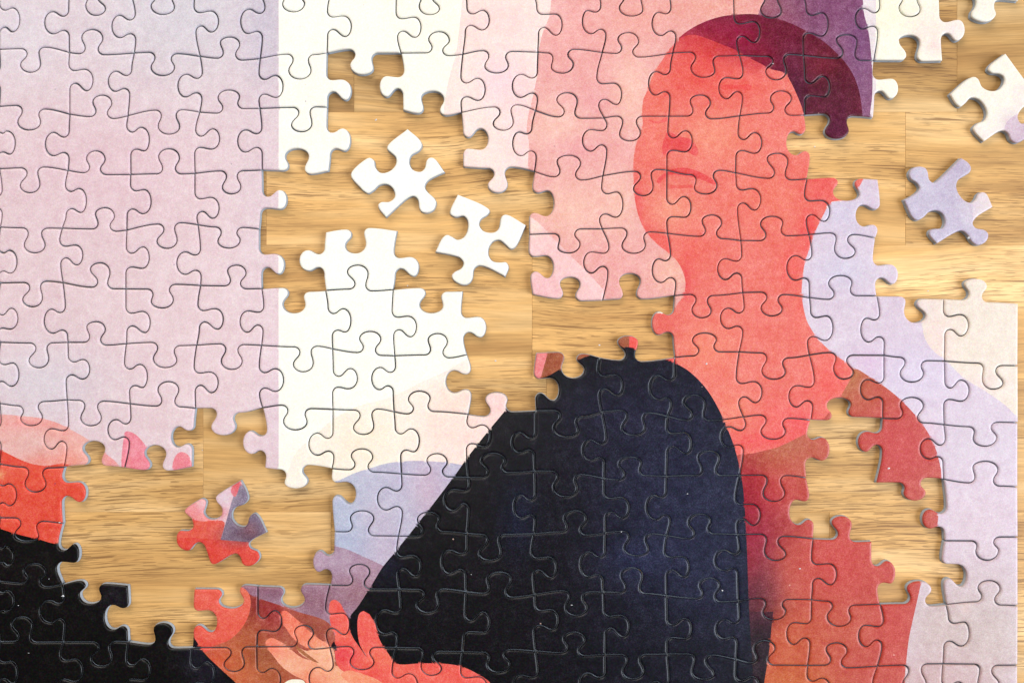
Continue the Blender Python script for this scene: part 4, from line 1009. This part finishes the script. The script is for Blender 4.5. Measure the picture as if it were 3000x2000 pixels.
for c in (1, 2, 4, 6, 9, 11, 13):
    out = cell_outline(-1, c)
    pl = ORD[14 - c] + ' column from right' if c >= 8 else ORD[c] + ' column from left'
    build_piece(out, pic_colour, REGPOLY, hue_name(out) + ' knob poking in at top edge, ' + pl, 'pieces cut off by the frame')
for r in range(12):
    out = cell_outline(r, -1)
    pl = ORD[r] + ' row down' if r < 6 else (ORD[11 - r] + ' lowest row' if r < 11 else 'bottom row')
    build_piece(out, pic_colour, REGPOLY, hue_name(out) + (' sliver of piece' if r in (1, 3, 7) else ' knob poking in') + ' at left edge, ' + pl, 'pieces cut off by the frame')


# ------------------------------------------------------------------ loose pieces
def loose(pts, corners, regs, base, blobs, label, lift=0.0, tilt=(0, 0)):
    poly = smooth(pts, corners, 5)
    local = [(smooth(p, s) if sm else np.array(p, float), np.array(c, float)) for p, c, s, sm in regs]
    bl = [(px(b[0], b[1], b[2]), b[3], b[4], np.array(b[5], float), b[6]) for b in blobs]

    def colour(lr, lp):
        out = np.tile(np.array(base, float), (len(lp), 1))
        for pg, c in local:
            out[inside(lr, pg)] = c
        for (cc, rx, ry, bc, st) in bl:
            w = st * np.exp(-(((lp[:, 0] - cc[0]) / rx) ** 2 + ((lp[:, 1] - cc[1]) / ry) ** 2))
            out += (bc - out) * w[:, None]
        return out
    return build_piece(poly, colour, [pg for pg, c in local], label, 'loose jigsaw pieces', lift, tilt)


def up(pts):
    return P('B2', *pts)


star = P('A2', 1290, 983, 1385, 1068, 1402, 1112, 1378, 1155, 1318, 1192, 1304, 1240, 1328, 1293, 1388, 1310, 1418, 1285, 1432, 1228, 1455, 1205, 1492, 1207, 1577, 1318, 1445, 1386, 1423, 1430, 1443, 1466, 1493, 1513) + \
    P('B2', 1510, 240, 1490, 300, 1440, 325, 1394, 316, 1375, 285, 1366, 225, 1338, 199, 1298, 207, 1122, 360, 1066, 290, 1060, 258, 1085, 236, 1150, 232, 1187, 198, 1175, 140, 1130, 107, 1072, 112, 1030, 150, 985, 175, 945, 155) + \
    P('A2', 850, 1336, 955, 1222, 1000, 1203, 1034, 1226, 1045, 1280, 1085, 1318, 1150, 1306, 1195, 1258, 1196, 1206, 1165, 1175, 1130, 1140, 1138, 1106)
loose(star, (0, 12, 25, 36), [], (255, 251, 240), [('A2', 1070, 1355, 6, 5, (215, 205, 215), .9), ('A2', 1250, 1400, 60, 60, (255, 254, 250), .6)],
      'white star-shaped loose piece lying alone on the wood left of the salmon pieces', 0.00005, (0.002, 0.004))
two = P('B2', 1672, 178, 1868, 260, 1921, 303, 1905, 338, 1853, 374, 1841, 412, 1868, 455, 1912, 470, 1960, 465, 1988, 436, 2000, 372, 2014, 342, 2050, 332, 2201, 415, 2118, 585, 2078, 601, 2038, 568, 1992, 534, 1946, 545, 1915, 592, 1914, 648, 1945, 690, 2000, 698, 2046, 698, 2068, 737, 2040, 815, 1885, 738, 1832, 731, 1801, 755, 1790, 828, 1760, 868, 1710, 878, 1640, 840, 1627, 800, 1652, 771, 1700, 745, 1716, 708, 1690, 671, 1645, 655, 1498, 625, 1555, 512, 1590, 488, 1627, 501, 1670, 525, 1715, 510, 1745, 460, 1748, 388, 1718, 351, 1655, 358, 1617, 338, 1612, 308)
loose(two, (0, 13, 25, 39), [], (255, 250, 240), [('B2', 1690, 820, 50, 30, (255, 246, 230), .7)],
      'white loose piece between the white star-shaped piece and the salmon pieces', 0.00004, (-0.003, 0.002))
cream = P('A4', 1950, 405, 2040, 528, 2120, 640, 2160, 720, 2130, 790, 2075, 840, 2048, 895, 2072, 940, 2140, 930, 2200, 955, 2190, 1010, 2130, 1050, 2080, 1080, 2035, 1096, 1992, 1075, 1965, 1020, 1925, 1002, 1785, 1088, 1716, 1015, 1702, 980, 1740, 938, 1788, 918, 1806, 868, 1780, 800, 1732, 757, 1686, 752, 1650, 790, 1607, 820, 1572, 800, 1522, 720, 1655, 605, 1710, 583, 1745, 602, 1775, 662, 1830, 690, 1892, 684, 1932, 642, 1936, 597, 1905, 570, 1842, 560, 1816, 535, 1828, 500)
loose(cream, (0, 17, 29), [(P('A4', 1945, 960, 2010, 890, 2091, 860, 2250, 840, 2250, 1150, 1960, 1150), (206, 180, 196), (), True)], (250, 241, 226), [('A4', 2070, 740, 25, 40, (245, 225, 222), .7), ('A4', 2000, 950, 40, 40, (222, 196, 208), .7), ('A4', 1800, 1030, 50, 30, (246, 228, 222), .7)],
      'cream loose piece with one lilac corner, cut off by the right frame edge', 0.0001, (0.004, -0.006))
frag = P('A4', 1640, -50, 1700, -40, 1722, 20, 1712, 60, 1690, 92, 1690, 132, 1735, 160, 1800, 172, 1858, 150, 1884, 110, 1870, 62, 1874, 22, 1895, 3, 2052, 10, 2060, -420, 1560, -430, 1545, -55)
loose(frag, (13, 14, 15, 16), [], (248, 240, 226), [('A4', 1780, 110, 30, 30, (250, 246, 232), .5)], 'cream piece with one knob hanging into the top right corner', 0.00005)
lil = P('B4', 1612, -102, 1668, -66, 1692, -25, 1683, 14, 1622, 54, 1592, 76, 1580, 122, 1600, 180, 1648, 230, 1690, 240, 1722, 214, 1737, 180, 1768, 160, 1806, 172, 1858, 280, 1728, 363, 1705, 404, 1726, 435, 1790, 450, 1822, 482, 1815, 530, 1780, 563, 1732, 572, 1690, 545, 1655, 490, 1615, 462, 1562, 480, 1425, 563, 1366, 490, 1372, 456, 1412, 441, 1470, 435, 1486, 392, 1466, 332, 1420, 308, 1374, 316, 1320, 365, 1275, 382, 1237, 360, 1172, 222, 1258, 174, 1291, 136, 1270, 95, 1226, 65, 1212, 20, 1237, -20, 1290, -37, 1340, -25, 1362, 10, 1372, 65, 1400, 87, 1428, 74)
loose(lil, (0, 14, 27, 39), [(P('B4', 1700, 260, 1730, 160, 1800, 100, 1900, 200, 1900, 320, 1720, 400), (238, 220, 220), (), True)], (203, 190, 210), [('B4', 1600, 0, 40, 50, (196, 180, 200), .7), ('B4', 1700, 280, 40, 50, (222, 206, 216), .7), ('B4', 1300, 60, 50, 50, (214, 204, 220), .6)],
      'lilac loose piece with one blush corner on the wood at right', 0.00008, (-0.004, -0.005))
multi = P('D1', 1840, 15, 1888, 108, 1896, 165, 1860, 205, 1800, 226, 1776, 262, 1777, 312, 1812, 356, 1866, 370, 1890, 345, 1905, 295, 1945, 268, 1977, 292, 2040, 417, 1932, 474, 1904, 505, 1918, 536, 1972, 562, 1988, 610, 1950, 660, 1890, 678, 1850, 655, 1835, 607, 1806, 581, 1768, 592, 1625, 663, 1578, 560, 1556, 512, 1525, 493, 1490, 510, 1450, 555, 1405, 553, 1357, 512, 1348, 442, 1372, 402, 1440, 400, 1475, 370, 1463, 312, 1408, 250, 1500, 176, 1545, 155, 1577, 176, 1572, 220, 1559, 265, 1590, 305, 1650, 310, 1692, 280, 1692, 226, 1656, 182, 1648, 142, 1690, 106)
loose(multi, (0, 13, 24, 37), [
    (P('D1', 1300, 290, 1480, 315, 1700, 322, 1720, 340, 1690, 470, 1300, 460), (230, 96, 80), (0, 2, 4, 5), True),
    (P('D1', 1300, 200, 1500, 100, 1620, 200, 1600, 320, 1480, 315, 1408, 285, 1300, 290), (240, 150, 150), (), True),
    (P('D1', 1690, 470, 1735, 320, 1790, 130, 1830, 50, 1900, 20, 2000, 200, 2100, 420, 1930, 500), (134, 118, 138), (0, 3, 6, 7), True),
    (P('D1', 1300, 458, 1500, 455, 1690, 470, 1930, 492, 2060, 520, 2060, 760, 1300, 760), (226, 78, 66), (0, 4, 5, 6), True),
    (P('D1', 1776, 60, 1850, 0, 1832, 70, 1800, 140, 1770, 110), (226, 96, 104), (), True)], (232, 186, 194),
    [('D1', 1720, 150, 25, 25, (226, 206, 216), .9), ('D1', 1540, 200, 18, 18, (242, 196, 204), .8), ('D1', 1680, 260, 18, 16, (226, 130, 136), .8), ('D1', 1870, 430, 60, 25, (104, 74, 90), .9), ('D1', 1920, 390, 20, 20, (150, 84, 92), .6)],
    'small loose piece printed red, pink and slate purple, above the lower left', 0.0001, (0.003, 0.006))

# ------------------------------------------------------------------ paper crumbs left by the cutting
crumbs = [('A2', 1050, 918, 7, 0), ('B3', 930, 1335, 6, 0), ('B2', 1965, 1455, 6, 0), ('C3', 135, 148, 6, 0), ('B4', 1355, 921, 6, 0), ('A4', 487, 1125, 5, 0), ('C4', 1057, 972, 7, 1), ('B3', 1750, 1478, 6, 1), ('D1', 482, 900, 8, 1), ('D3', 1872, 860, 6, 1),
          ('D3', 1100, 410, 4, 1), ('C3', 1605, 1165, 4, 1), ('D3', 718, 970, 4, 1), ('C2', 1300, 998, 6, 1), ('A4', 170, 490, 4, 1), ('D2', 1780, 737, 4, 1), ('D1', 220, 1337, 4, 1), ('D1', 140, 973, 4, 1), ('C1', 1548, 832, 4, 0), ('D4', 375, 690, 6, 1), ('B2', 1290, 880, 4, 0), ('D1', 375, 770, 4, 1), ('B1', 510, 1075, 6, 1), ('C1', 458, 1383, 6, 1), ('B4', 1668, 515, 8, 1)]
cvs, cfs = [], []
for (t, x, y, s, on) in crumbs:
    wx, wy = W(px(t, x, y))
    if not on:
        wx, wy = wx * KT, wy * KT
    z = THICK if on else 0.0
    b = len(cvs)
    rr = s / Q / PPM
    a0 = random.uniform(0, 6.28)
    for k in range(6):
        q = rr * random.uniform(0.45, 1.3)
        cvs.append((wx + math.cos(a0 + k * 1.047) * q * 1.5, wy + math.sin(a0 + k * 1.047) * q, z + 0.00003))
    cvs.append((wx, wy, z + 0.00003 + rr * 0.7))
    for k in range(6):
        cfs.append((b + k, b + (k + 1) % 6, b + 6))
me = bpy.data.meshes.new('paper_crumbs')
me.from_pydata(cvs, [], cfs)
me.materials.append(M_CRUMB)
o = bpy.data.objects.new('paper_crumbs', me)
COL.objects.link(o)
o['kind'] = 'stuff'
o['label'] = 'tiny pale paper crumbs scattered over puzzle and table'
o['category'] = 'crumbs'
